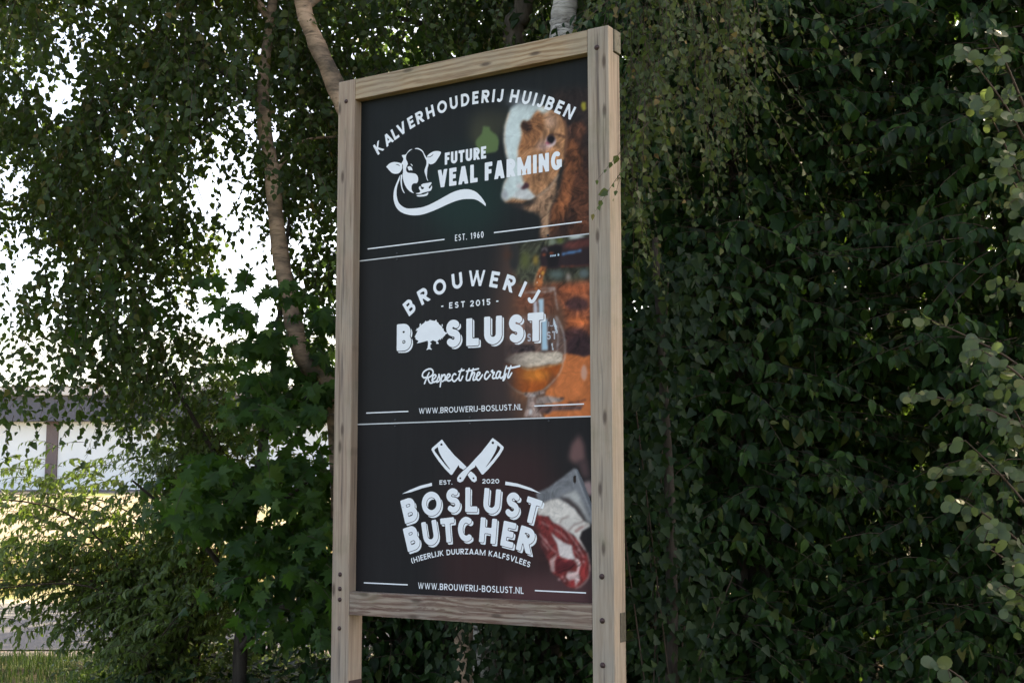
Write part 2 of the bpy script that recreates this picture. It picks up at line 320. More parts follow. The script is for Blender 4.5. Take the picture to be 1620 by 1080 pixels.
PICTURES = {
 1: [
  ('f',(24,44,40),90,0,[(806,1694),(776,1601),(693,1539),(579,1525),(461,1564),(373,1646),(340,1751),(372,1847),(460,1909),(578,1919),(693,1877),(776,1794)]),
  ('f',(50,50,40),40,0,[(855,2005),(837,1977),(791,1962),(726,1963),(660,1981),(612,2011),(594,2045),(612,2073),(660,2089),(726,2087),(791,2068),(838,2038)]),
  ('f',(58,58,44),30,0,[(749,1965),(739,1936),(713,1917),(677,1914),(641,1927),(614,1954),(604,1986),(614,2016),(641,2035),(677,2038),(713,2024),(739,1997)]),
  ('f',(88,108,66),5,0,[(676,2018),(709,2011),(713,1994),(749,1965),(756,1943),(754,1903),(741,1895),(694,1893),(658,1897),(636,1944),(638,1961),(670,1987)]),
  ('f',(46,36,33),25,0.3,[(1003,2122),(1241,2101),(1237,1688),(1156,1822),(1087,1938),(1045,2027)]),
  ('f',(62,40,32),20,0.4,[(1087,1938),(1157,1928),(1237,1750),(1234,1445),(957,1474),(986,1577),(1043,1651),(1086,1770)]),
  ('f',(128,74,46),12,0.5,[(1090,1894),(1129,1901),(1163,1834),(1169,1734),(1127,1665),(1098,1582),(1035,1521),(1007,1506),(1021,1616),(1057,1674),(1079,1771)]),
  ('f',(100,58,40),12,0.5,[(1127,1752),(1190,1756),(1194,1492),(1098,1484),(1105,1582)]),
  ('f',(86,52,38),10,0.5,[(1101,1943),(1122,1964),(1171,1963),(1191,1923),(1156,1884),(1122,1908)]),
  ('f',(168,116,80),6,0.35,[(872,2086),(988,2055),(1059,2015),(1084,1970),(1090,1919),(1079,1821),(1043,1744),(986,1695),(936,1670),(878,1652),(790,1665),(772,1696),(783,1753),(820,1805),(791,1886),(782,1939),(787,2003),(806,2058)]),
  ('f',(196,152,126),22,0.25,[(1049,1982),(1044,1965),(1032,1954),(1016,1952),(1000,1959),(989,1974),(984,1992),(989,2009),(1001,2020),(1017,2022),(1033,2015),(1044,2000)]),
  ('f',(190,140,110),18,0.3,[(1009,1893),(1003,1882),(987,1875),(966,1874),(944,1881),(929,1892),(923,1906),(929,1918),(945,1925),(966,1925),(988,1918),(1003,1907)]),
  ('f',(196,207,203),7,0.08,[(817,2079),(865,2097),(953,2073),(1017,2034),(978,2028),(952,2045),(931,2026),(909,2004),(872,2009),(868,1990),(876,1951),(857,1890),(853,1852),(868,1799),(879,1747),(936,1670),(871,1672),(827,1683),(790,1672),(772,1690),(779,1747),(816,1799),(794,1873),(782,1939),(787,2003)]),
  ('f',(120,124,128),25,0.1,[(981,2088),(969,2079),(934,2077),(887,2081),(839,2092),(804,2106),(791,2119),(804,2128),(839,2130),(887,2125),(935,2114),(969,2101)]),
  ('f',(142,92,60),7,0.55,[(949,2045),(977,2018),(984,1973),(966,1925),(937,1891),(872,1875),(861,1851),(859,1896),(878,1957),(888,1987),(916,2002),(934,2028)]),
  ('f',(92,58,42),5,0.6,[(868,1990),(880,2013),(893,2003),(916,2008),(925,1969),(908,1952),(894,1967),(876,1967)]),
  ('s',(52,34,30),7,3,[(888,2010),(905,1972)]),
  ('f',(190,148,136),12,0.2,[(1020,1879),(1015,1872),(1003,1868),(987,1868),(971,1872),(960,1880),(955,1888),(960,1896),(971,1900),(988,1900),(1004,1895),(1015,1888)]),
  ('f',(208,172,164),5,0,[(1042,1900),(1039,1888),(1029,1881),(1016,1880),(1003,1885),(993,1895),(990,1907),(993,1919),(1003,1926),(1016,1928),(1029,1922),(1039,1912)]),
  ('f',(180,88,98),4,0,[(1013,1894),(1012,1890),(1007,1888),(1002,1888),(996,1890),(992,1893),(990,1897),(992,1901),(996,1903),(1002,1903),(1008,1901),(1012,1898)]),
  ('f',(24,20,26),4,0,[(1037,1908),(1035,1899),(1027,1893),(1017,1892),(1006,1896),(999,1904),(996,1914),(999,1923),(1007,1929),(1017,1930),(1027,1926),(1035,1918)]),
  ('s',(222,204,206),5,3,[(993,1891),(1010,1881),(1027,1886),(1037,1903)]),
  ('s',(58,36,30),8,4,[(1002,1923),(1023,1929),(1052,1924),(1094,1905)]),
  ('s',(120,78,56),14,8,[(1080,1983),(1093,1925),(1083,1833)]),
  ('f',(150,112,86),10,0.5,[(900,1643),(943,1669),(1015,1723),(1043,1751),(1050,1675),(1007,1618),(1007,1493),(964,1498),(968,1585),(936,1607)]),
  ('s',(196,160,132),7,4,[(1054,1755),(1015,1710),(986,1692),(947,1674)]),
  ('s',(186,146,112),8,6,[(1015,1642),(997,1594),(992,1507)]),
  ('f',(56,46,42),10,0.2,[(783,1664),(886,1646),(943,1663),(936,1639),(893,1619),(827,1645)]),
  ('f',(150,112,86),9,0.5,[(878,1645),(936,1645),(972,1622),(936,1610),(893,1619)]),
  ('f',(200,198,194),6,0.1,[(849,1709),(879,1718),(915,1698),(940,1673),(907,1664),(864,1676),(827,1690)]),
  ('f',(72,42,48),4,0,[(865,1719),(892,1743),(909,1733),(906,1717),(880,1710)]),
  ('f',(158,158,160),10,0,[(803,1699),(801,1689),(795,1682),(787,1681),(779,1684),(773,1692),(770,1703),(773,1713),(779,1720),(787,1721),(795,1718),(801,1709)]),
  ('f',(206,184,180),8,0,[(873,1727),(872,1723),(867,1720),(860,1720),(854,1722),(849,1726),(847,1730),(849,1735),(854,1737),(860,1738),(867,1736),(872,1732)]),
  ('f',(156,144,52),3,0,[(1165,2047),(1185,2043),(1187,2013),(1172,2007),(1162,2030)]),
 ],
 2: [
  ('f',(78,56,48),60,0,[(790,1525),(1217,1506),(1209,723),(789,728),(694,1021)]),
  ('f',(98,66,50),40,0,[(885,1515),(1217,1506),(1209,723),(835,726),(789,1016)]),
  ('f',(62,62,48),18,0.5,[(841,1510),(1204,1487),(1202,1294),(1012,1296),(858,1298),(823,1391)]),
  ('f',(84,88,48),16,0,[(913,1405),(909,1387),(901,1374),(888,1370),(876,1376),(867,1391),(864,1410),(868,1428),(876,1441),(889,1445),(901,1439),(910,1424)]),
  ('f',(138,112,52),9,0,[(953,1401),(951,1390),(947,1383),(940,1380),(934,1384),(929,1392),(927,1404),(929,1415),(934,1422),(940,1425),(947,1421),(951,1413)]),
  ('f',(120,128,108),7,0,[(1042,1471),(1039,1463),(1032,1459),(1021,1458),(1011,1461),(1004,1467),(1001,1475),(1004,1482),(1011,1487),(1022,1487),(1032,1484),(1039,1478)]),
  ('f',(92,100,44),7,0,[(1074,1475),(1072,1469),(1067,1465),(1059,1464),(1052,1467),(1046,1472),(1044,1478),(1046,1483),(1052,1487),(1059,1488),(1067,1486),(1072,1481)]),
  ('f',(188,196,190),7,0,[(1180,1475),(1174,1470),(1159,1468),(1138,1469),(1118,1472),(1103,1478),(1097,1483),(1103,1488),(1118,1490),(1139,1489),(1159,1486),(1174,1480)]),
  ('f',(86,98,92),14,0,[(1079,1330),(1074,1322),(1060,1316),(1041,1315),(1023,1320),(1009,1327),(1004,1337),(1009,1346),(1023,1351),(1042,1352),(1061,1348),(1074,1340)]),
  ('f',(90,100,98),9,0,[(1194,1324),(1191,1315),(1182,1309),(1170,1308),(1158,1311),(1149,1319),(1145,1328),(1149,1337),(1158,1343),(1170,1344),(1182,1341),(1191,1333)]),
  ('f',(44,42,40),9,0,[(858,1433),(855,1399),(845,1375),(832,1368),(819,1378),(809,1404),(806,1438),(809,1472),(819,1496),(832,1503),(845,1493),(855,1467)]),
  ('f',(70,46,36),12,0,[(823,1436),(820,1425),(812,1418),(801,1416),(790,1420),(782,1429),(779,1441),(782,1452),(790,1459),(801,1461),(812,1457),(820,1448)]),
  ('f',(150,135,125),7,0,[(1107,1317),(1106,1308),(1101,1302),(1096,1300),(1090,1303),(1086,1310),(1084,1319),(1086,1328),(1090,1334),(1096,1336),(1102,1333),(1106,1326)]),
  ('f',(130,70,46),14,0.6,[(1012,1296),(1202,1294),(1200,1053),(1086,1089),(1070,1185)]),
  ('f',(112,66,48),25,0.3,[(858,1298),(1020,1295),(1053,1186),(986,1162),(831,1203)]),
  ('f',(172,88,54),9,0.3,[(1194,1256),(1185,1250),(1161,1247),(1128,1247),(1095,1252),(1071,1259),(1062,1267),(1071,1274),(1095,1277),(1129,1276),(1161,1272),(1185,1264)]),
  ('f',(190,98,56),9,0.4,[(1193,1125),(1186,1116),(1168,1111),(1144,1110),(1119,1114),(1101,1122),(1094,1132),(1101,1141),(1119,1147),(1144,1147),(1168,1143),(1186,1135)]),
  ('f',(66,40,38),10,0.4,[(1193,1197),(1185,1183),(1165,1174),(1136,1173),(1107,1179),(1086,1191),(1078,1206),(1086,1220),(1107,1229),(1136,1231),(1165,1224),(1186,1212)]),
  ('f',(70,42,40),10,0.4,[(1192,1068),(1183,1052),(1159,1042),(1127,1039),(1094,1046),(1070,1059),(1061,1076),(1070,1092),(1094,1102),(1127,1104),(1160,1098),(1183,1084)]),
  ('f',(56,36,38),7,0.3,[(1081,1046),(1135,1078),(1200,1060),(1199,988),(1167,982),(1085,998)]),
  ('f',(200,110,62),5,0.14,[(1073,1003),(1126,994),(1167,982),(1199,990),(1197,725),(975,732),(984,847),(1060,945)]),
  ('f',(150,92,60),25,0.2,[(916,850),(908,832),(886,820),(856,816),(826,822),(804,836),(796,855),(804,873),(826,886),(857,889),(887,883),(908,869)]),
  ('f',(205,150,125),6,0,[(1181,918),(1179,902),(1173,890),(1166,886),(1159,891),(1153,903),(1152,919),(1154,935),(1159,947),(1167,951),(1174,946),(1179,934)]),
  ('f',(44,31,33),4,0,[(969,1447),(984,1457),(999,1454),(1035,1460),(1068,1456),(1094,1466),(1151,1473),(1229,1478),(1228,1352),(1129,1356),(1057,1363),(1035,1357),(1006,1361),(963,1373),(962,1422)]),
  ('f',(100,52,46),7,0.2,[(1068,1443),(1094,1463),(1229,1471),(1229,1437),(1129,1431)]),
  ('f',(24,20,22),4,0,[(999,1450),(1035,1456),(1068,1447),(1061,1422),(1042,1366),(1002,1366),(991,1412)]),
  ('s',(88,150,204),9,2,[(1066,1416),(1111,1419),(1158,1422)]),
  ('f',(190,215,230),2,0,[(1018,1413),(1017,1411),(1015,1410),(1013,1409),(1011,1410),(1009,1412),(1009,1414),(1009,1416),(1011,1417),(1013,1418),(1015,1417),(1017,1415)]),
  ('f',(190,215,230),2,0,[(1028,1413),(1027,1411),(1026,1410),(1023,1410),(1021,1410),(1020,1412),(1019,1414),(1020,1416),(1021,1418),(1023,1418),(1026,1417),(1027,1416)]),
  ('f',(190,215,230),2,0,[(1039,1414),(1038,1412),(1037,1410),(1034,1410),(1032,1411),(1031,1412),(1030,1414),(1031,1417),(1032,1418),(1034,1418),(1037,1417),(1038,1416)]),
  ('f',(190,215,230),2,0,[(1053,1415),(1053,1413),(1051,1412),(1049,1412),(1047,1412),(1045,1414),(1045,1416),(1045,1418),(1047,1420),(1049,1420),(1051,1419),(1053,1418)]),
  ('s',(140,66,44),3,2,[(1057,1365),(1129,1360),(1228,1360)]),
  ('f',(150,72,44),4,0,[(990,1421),(988,1418),(985,1416),(980,1416),(975,1417),(972,1420),(971,1423),(972,1425),(975,1427),(980,1427),(985,1426),(988,1424)]),
  ('f',(150,72,44),3,0,[(1027,1423),(1025,1421),(1021,1420),(1015,1420),(1009,1421),(1005,1423),(1003,1426),(1005,1428),(1009,1429),(1015,1429),(1021,1428),(1025,1426)]),
  ('s',(170,165,165),3,2,[(969,1442),(984,1450),(997,1436)]),
  ('f',(152,86,50),4,0.5,[(964,1375),(994,1370),(988,1348),(975,1330),(973,1302),(965,1280),(935,1274),(931,1305),(943,1343)]),
  ('f',(215,155,70),3,0,[(980,1346),(979,1342),(977,1338),(974,1337),(971,1339),(969,1342),(969,1347),(969,1351),(972,1355),(974,1355),(977,1354),(979,1351)]),
  ('f',(225,200,170),2,0,[(963,1331),(962,1329),(961,1328),(959,1327),(958,1328),(957,1330),(956,1332),(957,1334),(958,1336),(959,1336),(961,1335),(962,1334)]),
  ('f',(225,200,170),2,0,[(949,1307),(949,1305),(948,1304),(946,1303),(945,1304),(944,1305),(943,1307),(944,1309),(945,1311),(946,1311),(948,1310),(949,1309)]),
  ('s',(210,180,150),2,2,[(945,1346),(935,1321),(933,1295)]),
  ('f',(112,84,74),10,0.3,[(806,1176),(1020,1161),(1062,1108),(1078,1053),(1079,1000),(791,995),(788,1067)]),
  ('f',(168,192,204),3,0,[(952,1239),(976,1237),(977,1164),(955,1165)]),
  ('f',(188,184,190),4,0,[(929,1225),(944,1233),(949,1172),(929,1173)]),
  ('f',(160,190,204),3,0,[(967,1152),(993,1150),(996,1021),(969,1021)]),
  ('f',(196,204,210),2,0,[(1022,1160),(1038,1122),(1045,1084),(1038,1089),(1024,1127)]),
  ('f',(60,48,48),4,0.6,[(810,1053),(933,1046),(937,1020),(874,1018),(815,1019)]),
  ('f',(52,44,46),3,0,[(1000,1054),(1009,1053),(1012,1016),(1001,1017)]),
  ('f',(190,196,200),2,0,[(1014,1049),(1019,1049),(1023,1019),(1017,1020)]),
  ('s',(205,200,196),5,2,[(883,1269),(931,1268),(983,1265),(1016,1268),(1034,1274)]),
  ('s',(190,180,176),3,2,[(961,1279),(1001,1278),(1034,1277)]),
  ('s',(206,206,208),4,2,[(1039,1159),(1062,1112),(1075,1066),(1079,1020),(1076,984),(1061,960)]),
  ('s',(190,190,194),3,2,[(1034,1160),(1045,1097),(1042,1018)]),
  ('s',(180,170,168),3,2,[(1032,1274),(1036,1229),(1045,1184)]),
  ('s',(120,104,98),4,3,[(808,1150),(791,1071),(787,1008)]),
  ('f',(198,178,158),5,0.18,[(781,991),(835,1014),(889,1017),(942,1016),(990,1011),(1038,1014),(1068,1002),(1068,974),(1037,957),(999,961),(937,954),(898,952),(869,961),(815,968)]),
  ('f',(168,80,32),6,0.16,[(781,979),(825,968),(889,946),(937,945),(999,957),(1068,961),(1049,923),(1013,888),(970,857),(922,846),(869,849),(820,876),(785,915)]),
  ('f',(122,66,44),14,0.2,[(1037,895),(1034,883),(1027,874),(1018,871),(1008,875),(1001,884),(999,897),(1002,909),(1009,918),(1018,921),(1028,917),(1034,908)]),
  ('f',(120,78,56),20,0.2,[(820,922),(817,903),(808,890),(795,885),(783,891),(774,905),(771,924),(774,943),(783,956),(795,961),(808,955),(817,941)]),
  ('f',(206,122,48),22,0.15,[(1018,917),(1007,908),(978,902),(937,902),(896,906),(866,915),(854,924),(866,933),(896,939),(937,939),(978,935),(1007,926)]),
  ('s',(206,186,168),3,2,[(1068,961),(1052,923),(1018,888),(973,856),(922,844),(869,848),(820,875),(788,913),(782,974)]),
  ('s',(226,180,128),4,3,[(869,955),(898,945),(937,945),(971,951),(1018,956),(1066,964)]),
  ('f',(158,136,126),5,0.3,[(946,829),(999,831),(1074,816),(1055,804),(998,798),(922,797)]),
  ('f',(96,68,62),5,0.4,[(932,792),(1166,788),(1148,767),(1017,767),(998,755),(955,765)]),
  ('s',(38,28,34),5,3,[(1088,798),(1134,801),(1173,809)]),
  ('f',(44,34,36),3,0,[(1041,819),(1074,822),(1074,816),(1060,814)]),
  ('f',(146,122,112),4,0.5,[(874,846),(980,852),(980,842),(946,833),(936,821),(941,792),(960,759),(974,744),(878,747),(893,794),(898,827)]),
  ('f',(206,200,196),3,0,[(920,768),(919,762),(916,757),(912,756),(908,758),(905,762),(904,769),(906,775),(908,779),(912,781),(916,779),(919,774)]),
  ('f',(196,190,186),3,0,[(941,835),(939,834),(932,833),(922,833),(912,834),(905,835),(903,837),(905,839),(912,839),(922,840),(932,839),(939,837)]),
  ('s',(90,50,40),4,3,[(934,830),(932,797)]),
  ('f',(56,44,42),75,0,[(661,1132),(827,1121),(839,726),(662,731)]),
 ],
 3: [
  ('f',(52,33,33),90,0,[(565,648),(973,639),(1202,-15),(469,-49),(435,244)]),
  ('f',(78,50,50),45,0,[(788,82),(1203,133),(1202,-15),(757,-23)]),
  ('f',(108,78,75),14,0,[(1141,670),(1103,627),(1091,574),(1118,551),(1170,563),(1164,626)]),
  ('f',(78,58,58),14,0,[(1133,561),(1178,567),(1192,494),(1155,495)]),
  ('f',(148,122,120),9,0,[(1151,475),(1192,485),(1221,423),(1177,423)]),
  ('f',(112,112,114),4,0.15,[(935,433),(996,457),(1057,495),(1115,534),(1128,530),(1149,482),(1207,352),(1233,292),(1180,319),(1073,393),(1035,410),(1001,400),(951,388)]),
  ('f',(168,165,160),10,0.1,[(1046,424),(1127,445),(1180,347),(1201,310),(1169,333),(1127,384),(1084,414)]),
  ('f',(92,94,98),2,0,[(1125,532),(1134,527),(1160,478),(1212,352),(1207,333),(1144,475)]),
  ('s',(170,172,174),2,1.5,[(1123,531),(1141,478),(1201,338)]),
  ('f',(66,56,54),8,0,[(1040,414),(1089,414),(1138,377),(1169,328),(1159,321),(1116,368),(1073,396)]),
  ('f',(44,34,30),2,0,[(1127,488),(1126,480),(1123,474),(1120,471),(1116,474),(1113,480),(1112,488),(1113,497),(1116,503),(1120,505),(1124,503),(1126,497)]),
  ('f',(126,48,46),5,0.35,[(934,345),(990,341),(1012,322),(1045,304),(1094,276),(1136,249),(1173,194),(1185,148),(1179,102),(1148,69),(1113,54),(1076,64),(1043,97),(1016,111),(1000,148),(978,180),(951,231),(917,269),(884,287),(906,326)]),
  ('f',(58,34,34),22,0.2,[(861,335),(923,345),(945,288),(978,203),(1005,129),(978,128),(934,202),(884,268)]),
  ('f',(206,196,186),5,0.12,[(940,371),(971,393),(1002,406),(1040,413),(1078,396),(1116,372),(1159,324),(1185,316),(1189,301),(1150,282),(1139,254),(1174,199),(1158,212),(1115,265),(1088,278),(1045,308),(1017,315),(996,340),(946,345)]),
  ('s',(122,98,92),3,2,[(1048,312),(1061,331),(1094,342)]),
  ('s',(112,84,80),4,2,[(1088,281),(1110,304),(1137,314),(1161,324)]),
  ('s',(150,120,112),3,2,[(1115,281),(1137,295),(1180,310)]),
  ('s',(140,60,56),4,2,[(1121,279),(1142,293),(1158,300)]),
  ('f',(206,192,186),5,0.1,[(1004,277),(1039,252),(1072,234),(1104,225),(1109,197),(1121,170),(1093,168),(1055,177),(1044,186),(1036,228)]),
  ('f',(88,30,33),6,0.4,[(1028,181),(1071,159),(1098,169),(1125,147),(1092,127),(1049,107),(1024,120)]),
  ('f',(196,164,158),5,0.5,[(1114,165),(1130,179),(1146,152),(1135,124),(1140,87),(1119,65),(1092,83),(1071,98),(1087,122),(1125,123),(1130,147)]),
  ('f',(140,44,44),4,0.4,[(1092,85),(1114,91),(1119,68),(1097,62)]),
  ('f',(148,50,48),4,0.4,[(1146,147),(1173,139),(1172,102),(1151,83),(1141,115)]),
  ('f',(164,128,122),5,0.2,[(1000,166),(1039,191),(1023,158),(1022,115),(1005,120)]),
  ('s',(208,164,154),4,2,[(1174,199),(1185,148),(1179,102),(1148,69),(1119,55)]),
  ('s',(204,166,160),2,2,[(962,317),(1001,298)]),
  ('s',(204,166,160),2,2,[(951,269),(989,232)]),
  ('s',(204,166,160),2,2,[(1023,289),(1056,271),(1088,243)]),
  ('s',(204,166,160),2,2,[(1099,262),(1136,216),(1157,180)]),
  ('s',(204,166,160),2,2,[(1034,313),(1072,290),(1104,258)]),
  ('s',(204,166,160),2,2,[(978,251),(1006,213),(1033,195)]),
  ('s',(204,166,160),2,2,[(1115,207),(1141,179)]),
  ('s',(204,166,160),2,2,[(962,241),(995,204)]),
  ('f',(200,160,155),3,0,[(1050,88),(1049,87),(1047,85),(1043,85),(1040,85),(1038,86),(1037,88),(1038,90),(1040,91),(1043,91),(1047,91),(1049,90)]),
  ('f',(200,160,155),3,0,[(1066,98),(1065,97),(1063,95),(1060,95),(1056,95),(1054,96),(1053,98),(1054,99),(1056,101),(1060,101),(1063,101),(1065,100)]),
  ('f',(200,160,155),3,0,[(1093,113),(1093,111),(1090,110),(1087,110),(1084,110),(1081,111),(1080,113),(1081,114),(1084,116),(1087,116),(1090,116),(1093,115)]),
  ('f',(200,160,155),3,0,[(1115,105),(1114,103),(1112,102),(1108,101),(1105,101),(1103,102),(1102,104),(1103,106),(1105,107),(1108,108),(1112,107),(1114,106)]),
  ('f',(200,160,155),3,0,[(1077,85),(1076,83),(1074,82),(1070,81),(1067,82),(1065,83),(1064,84),(1065,86),(1067,87),(1070,88),(1074,87),(1076,86)]),
  ('f',(200,160,155),3,0,[(1143,207),(1142,206),(1139,204),(1136,204),(1133,204),(1131,205),(1130,207),(1131,209),(1133,210),(1136,210),(1139,210),(1142,209)]),
  ('f',(200,160,155),3,0,[(1163,161),(1163,160),(1160,159),(1157,158),(1154,158),(1151,160),(1151,161),(1152,163),(1154,164),(1157,165),(1160,164),(1163,163)]),
 ],
}
# ------------------------------------------------------------------ ground, road, field, barn
def smooth01(x):
    x = np.clip(x, 0, 1)
    return x * x * (3 - 2 * x)

ROAD_N, ROAD_F = 12.3, 17.3      # near and far edge of the asphalt

def ground_z(x, y):
    z = 1.36 * smooth01((y - 18.0) / 16.0)
    z = z - 0.05 * smooth01((y - 11.0) / 1.2) * (1 - smooth01((y - 18.0) / 1.5))
    bump = 0.03 * np.sin(x * 1.7 + 0.6 * y) * np.sin(y * 1.3 - 0.4 * x) + 0.02 * np.sin(3.1 * x - 2.2 * y)
    flatroad = smooth01((y - 11.2) / 0.8) * (1 - smooth01((y - 17.6) / 1.2))
    return z + bump * (1 - flatroad)

xs = np.concatenate([np.linspace(-300, -30, 28), np.linspace(-29, 29, 146), np.linspace(30, 300, 28)])
ys = np.concatenate([np.linspace(-60, -2, 16), np.linspace(-1, 40, 124), np.linspace(42, 600, 50)])
GX, GY = np.meshgrid(xs, ys)
V = np.stack([GX, GY, ground_z(GX, GY)], -1).reshape(-1, 3)
nx, ny = len(xs), len(ys)
ii = np.arange((nx - 1) * (ny - 1)); r_, c_ = ii // (nx - 1), ii % (nx - 1)
F = np.stack([r_ * nx + c_, r_ * nx + c_ + 1, (r_ + 1) * nx + c_ + 1, (r_ + 1) * nx + c_], 1)
t = NT('ground')
co = t.coord()
sep = t.n('ShaderNodeSeparateXYZ'); t.l(co, sep.inputs[0])
n1 = t.noise(co, 1.1, 6, 0.6); n2 = t.noise(co, 14, 5, 0.7); n3 = t.noise(co, 0.35, 3)
soil = t.ramp(n2, [(0.3, (0.022, 0.017, 0.012)), (0.55, (0.06, 0.045, 0.03)), (0.75, (0.12, 0.1, 0.07))])
green = t.ramp(n2, [(0.3, (0.03, 0.05, 0.015)), (0.7, (0.09, 0.12, 0.045))])
near = t.mix(t.ramp(n1, [(0.45, (0, 0, 0)), (0.6, (1, 1, 1))]), soil, green)
dry = t.ramp(n2, [(0.25, (0.15, 0.125, 0.09)), (0.6, (0.29, 0.255, 0.2)), (0.8, (0.40, 0.365, 0.30))])
field = t.mix(t.ramp(n3, [(0.5, (0, 0, 0)), (0.62, (1, 1, 1))]), dry, (0.13, 0.165, 0.06))
yy = t.math('ADD', sep.outputs[1], t.math('MULTIPLY', n1, 2.4))
t.l(t.mix(t.ramp(t.math('DIVIDE', yy, 40.0), [(0.43, (0, 0, 0)), (0.47, (1, 1, 1))]), near, field), t.bsdf.inputs['Base Color'])
t.bump(n2, 0.6, 0.03)
g = link('ground', np_mesh('ground', V, F, True), t.set(None, 0.95, 0.1))
tag(g, kind='structure')

t = NT('asphalt')
co = t.coord()
a1 = t.noise(co, 90, 4, 0.7); a2 = t.noise(co, 0.9, 4, 0.6); a3 = t.noise(t.coord(scale=(0.25, 3, 1)), 1.2, 4)
c = t.ramp(a1, [(0.3, (0.055, 0.055, 0.06)), (0.7, (0.125, 0.125, 0.13))])
c = t.mix(t.math('MULTIPLY', a2, 0.55), c, (0.14, 0.137, 0.135))
c = t.mix(t.ramp(a3, [(0.55, (0, 0, 0)), (0.75, (0.5, 0.5, 0.5))]), c, (0.07, 0.07, 0.075))
t.bump(a1, 0.4, 0.006)
m_asph = t.set(c, 0.85, 0.25)
rx = np.linspace(-120, 120, 161)
def strip(y0, y1, dz, wob=0.0):
    V, F = [], []
    for i, x in enumerate(rx):
        w = wob * (math.sin(x * 2.3) + 0.6 * math.sin(x * 5.9 + 1))
        for y in (y0 + w, y1 + wob * math.sin(x * 3.7 + 2)):
            V.append((x, y, -0.05 + dz))
        if i:
            F.append((2 * i - 2, 2 * i, 2 * i + 1, 2 * i - 1))
    return V, F
V, F = strip(ROAD_N, ROAD_F, 0.016, 0.03)
tag(link('road', mesh('road', V, F), m_asph), kind='structure')
t = NT('sand')
s1 = t.noise(t.coord(), 30, 5, 0.7)
m_sand = t.set(t.ramp(s1, [(0.3, (0.2, 0.16, 0.12)), (0.7, (0.42, 0.36, 0.3))]), 0.95, 0.1)
V, F = strip(ROAD_N - 0.75, ROAD_N + 0.05, 0.008, 0.09)
tag(link('sandy_verge', mesh('sandy_verge', V, F), m_sand), kind='structure')
V, F = strip(ROAD_F - 0.05, ROAD_F + 0.6, 0.009, 0.08)
tag(link('sandy_verge', mesh('sandy_verge', V, F), m_sand), kind='structure')

barn = empty('barn', (-9.0, 35.0, 1.3))
tag(barn, 'long white barn with dark grey fascia and pale blue corrugated roof beyond the road', 'barn')
m_wall = flat('white_wall_panel', (0.84, 0.85, 0.86), 0.5, 0.3, vary=0.03, scale=1.2)
m_fascia = flat('dark_grey_fascia', (0.10, 0.10, 0.125), 0.55, 0.3, vary=0.06, scale=2)
m_post = flat('brown_grey_column', (0.16, 0.12, 0.12), 0.6, 0.3)
m_roof = flat('pale_blue_roof', (0.17, 0.225, 0.255), 0.5, 0.45, vary=0.05, scale=0.8)
m_gut = flat('pale_gutter', (0.62, 0.58, 0.56), 0.5, 0.3)
m_plinth = flat('grey_plinth', (0.17, 0.15, 0.16), 0.8, 0.2)
BX0, BX1 = -21.0, 14.3
box('plinth', BX0, BX1, -0.06, 10, -0.35, 0.13, m_plinth, barn)
cols = [-20.9 + 3.92 * k for k in range(10)]
off = (84 - 810) * 35.0 / 2049 + 9.0 - cols[4]           # one column stands where the photo shows it
cols = [c + off for c in cols if BX0 < c + off < BX1 - 0.3]
prev = BX0
for cx in cols + [BX1]:
    if cx - prev > 0.5:
        box('wall_panel', prev + (0.16 if prev > BX0 else 0), cx - (0.16 if cx < BX1 else 0), 0.02, 0.12, 0.132, 1.96, m_wall, barn, 0.01)
    prev = cx
for cx in cols:
    box('column', cx - 0.155, cx + 0.155, -0.03, 0.2, 0.132, 1.96, m_post, barn, 0.01)
box('fascia', BX0 - 0.2, BX1 + 0.2, -0.35, 0.1, 1.962, 2.72, m_fascia, barn, 0.01)
box('gutter', BX0 - 0.25, BX1 + 0.25, -0.50, -0.353, 2.64, 2.86, m_gut, barn, 0.02)
V, F = [], []
ncor = 1100
for i in range(ncor + 1):
    x = BX0 - 0.3 + (BX1 - BX0 + 0.6) * i / ncor
    dz = 0.035 * math.sin(i * math.pi / 2)
    V += [(x, -0.55, 2.9 + dz), (x, 7.5, 5.32 + dz)]
    if i: F.append((2 * i - 2, 2 * i, 2 * i + 1, 2 * i - 1))
rf = link('roof', mesh('roof', V, F, True), m_roof, barn)
V2 = [(v[0], 15.6 - v[1] - 0.6, v[2]) for v in V]
link('roof', mesh('roof', V2, [f[::-1] for f in F], True), m_roof, barn)
box('end_wall', BX1 - 0.15, BX1, 0.13, 14.9, -0.35, 2.6, m_wall, barn)
box('end_wall', BX0, BX0 + 0.15, 0.13, 14.9, -0.35, 2.6, m_wall, barn)

# ------------------------------------------------------------------ lettering: glyph strokes -> raster -> outline -> flat mesh
def arc(cx, cy, rx, ry, a0, a1, n=14):
    return [(cx + rx * math.cos(math.radians(a0 + (a1 - a0) * i / n)), cy + ry * math.sin(math.radians(a0 + (a1 - a0) * i / n))) for i in range(n + 1)]

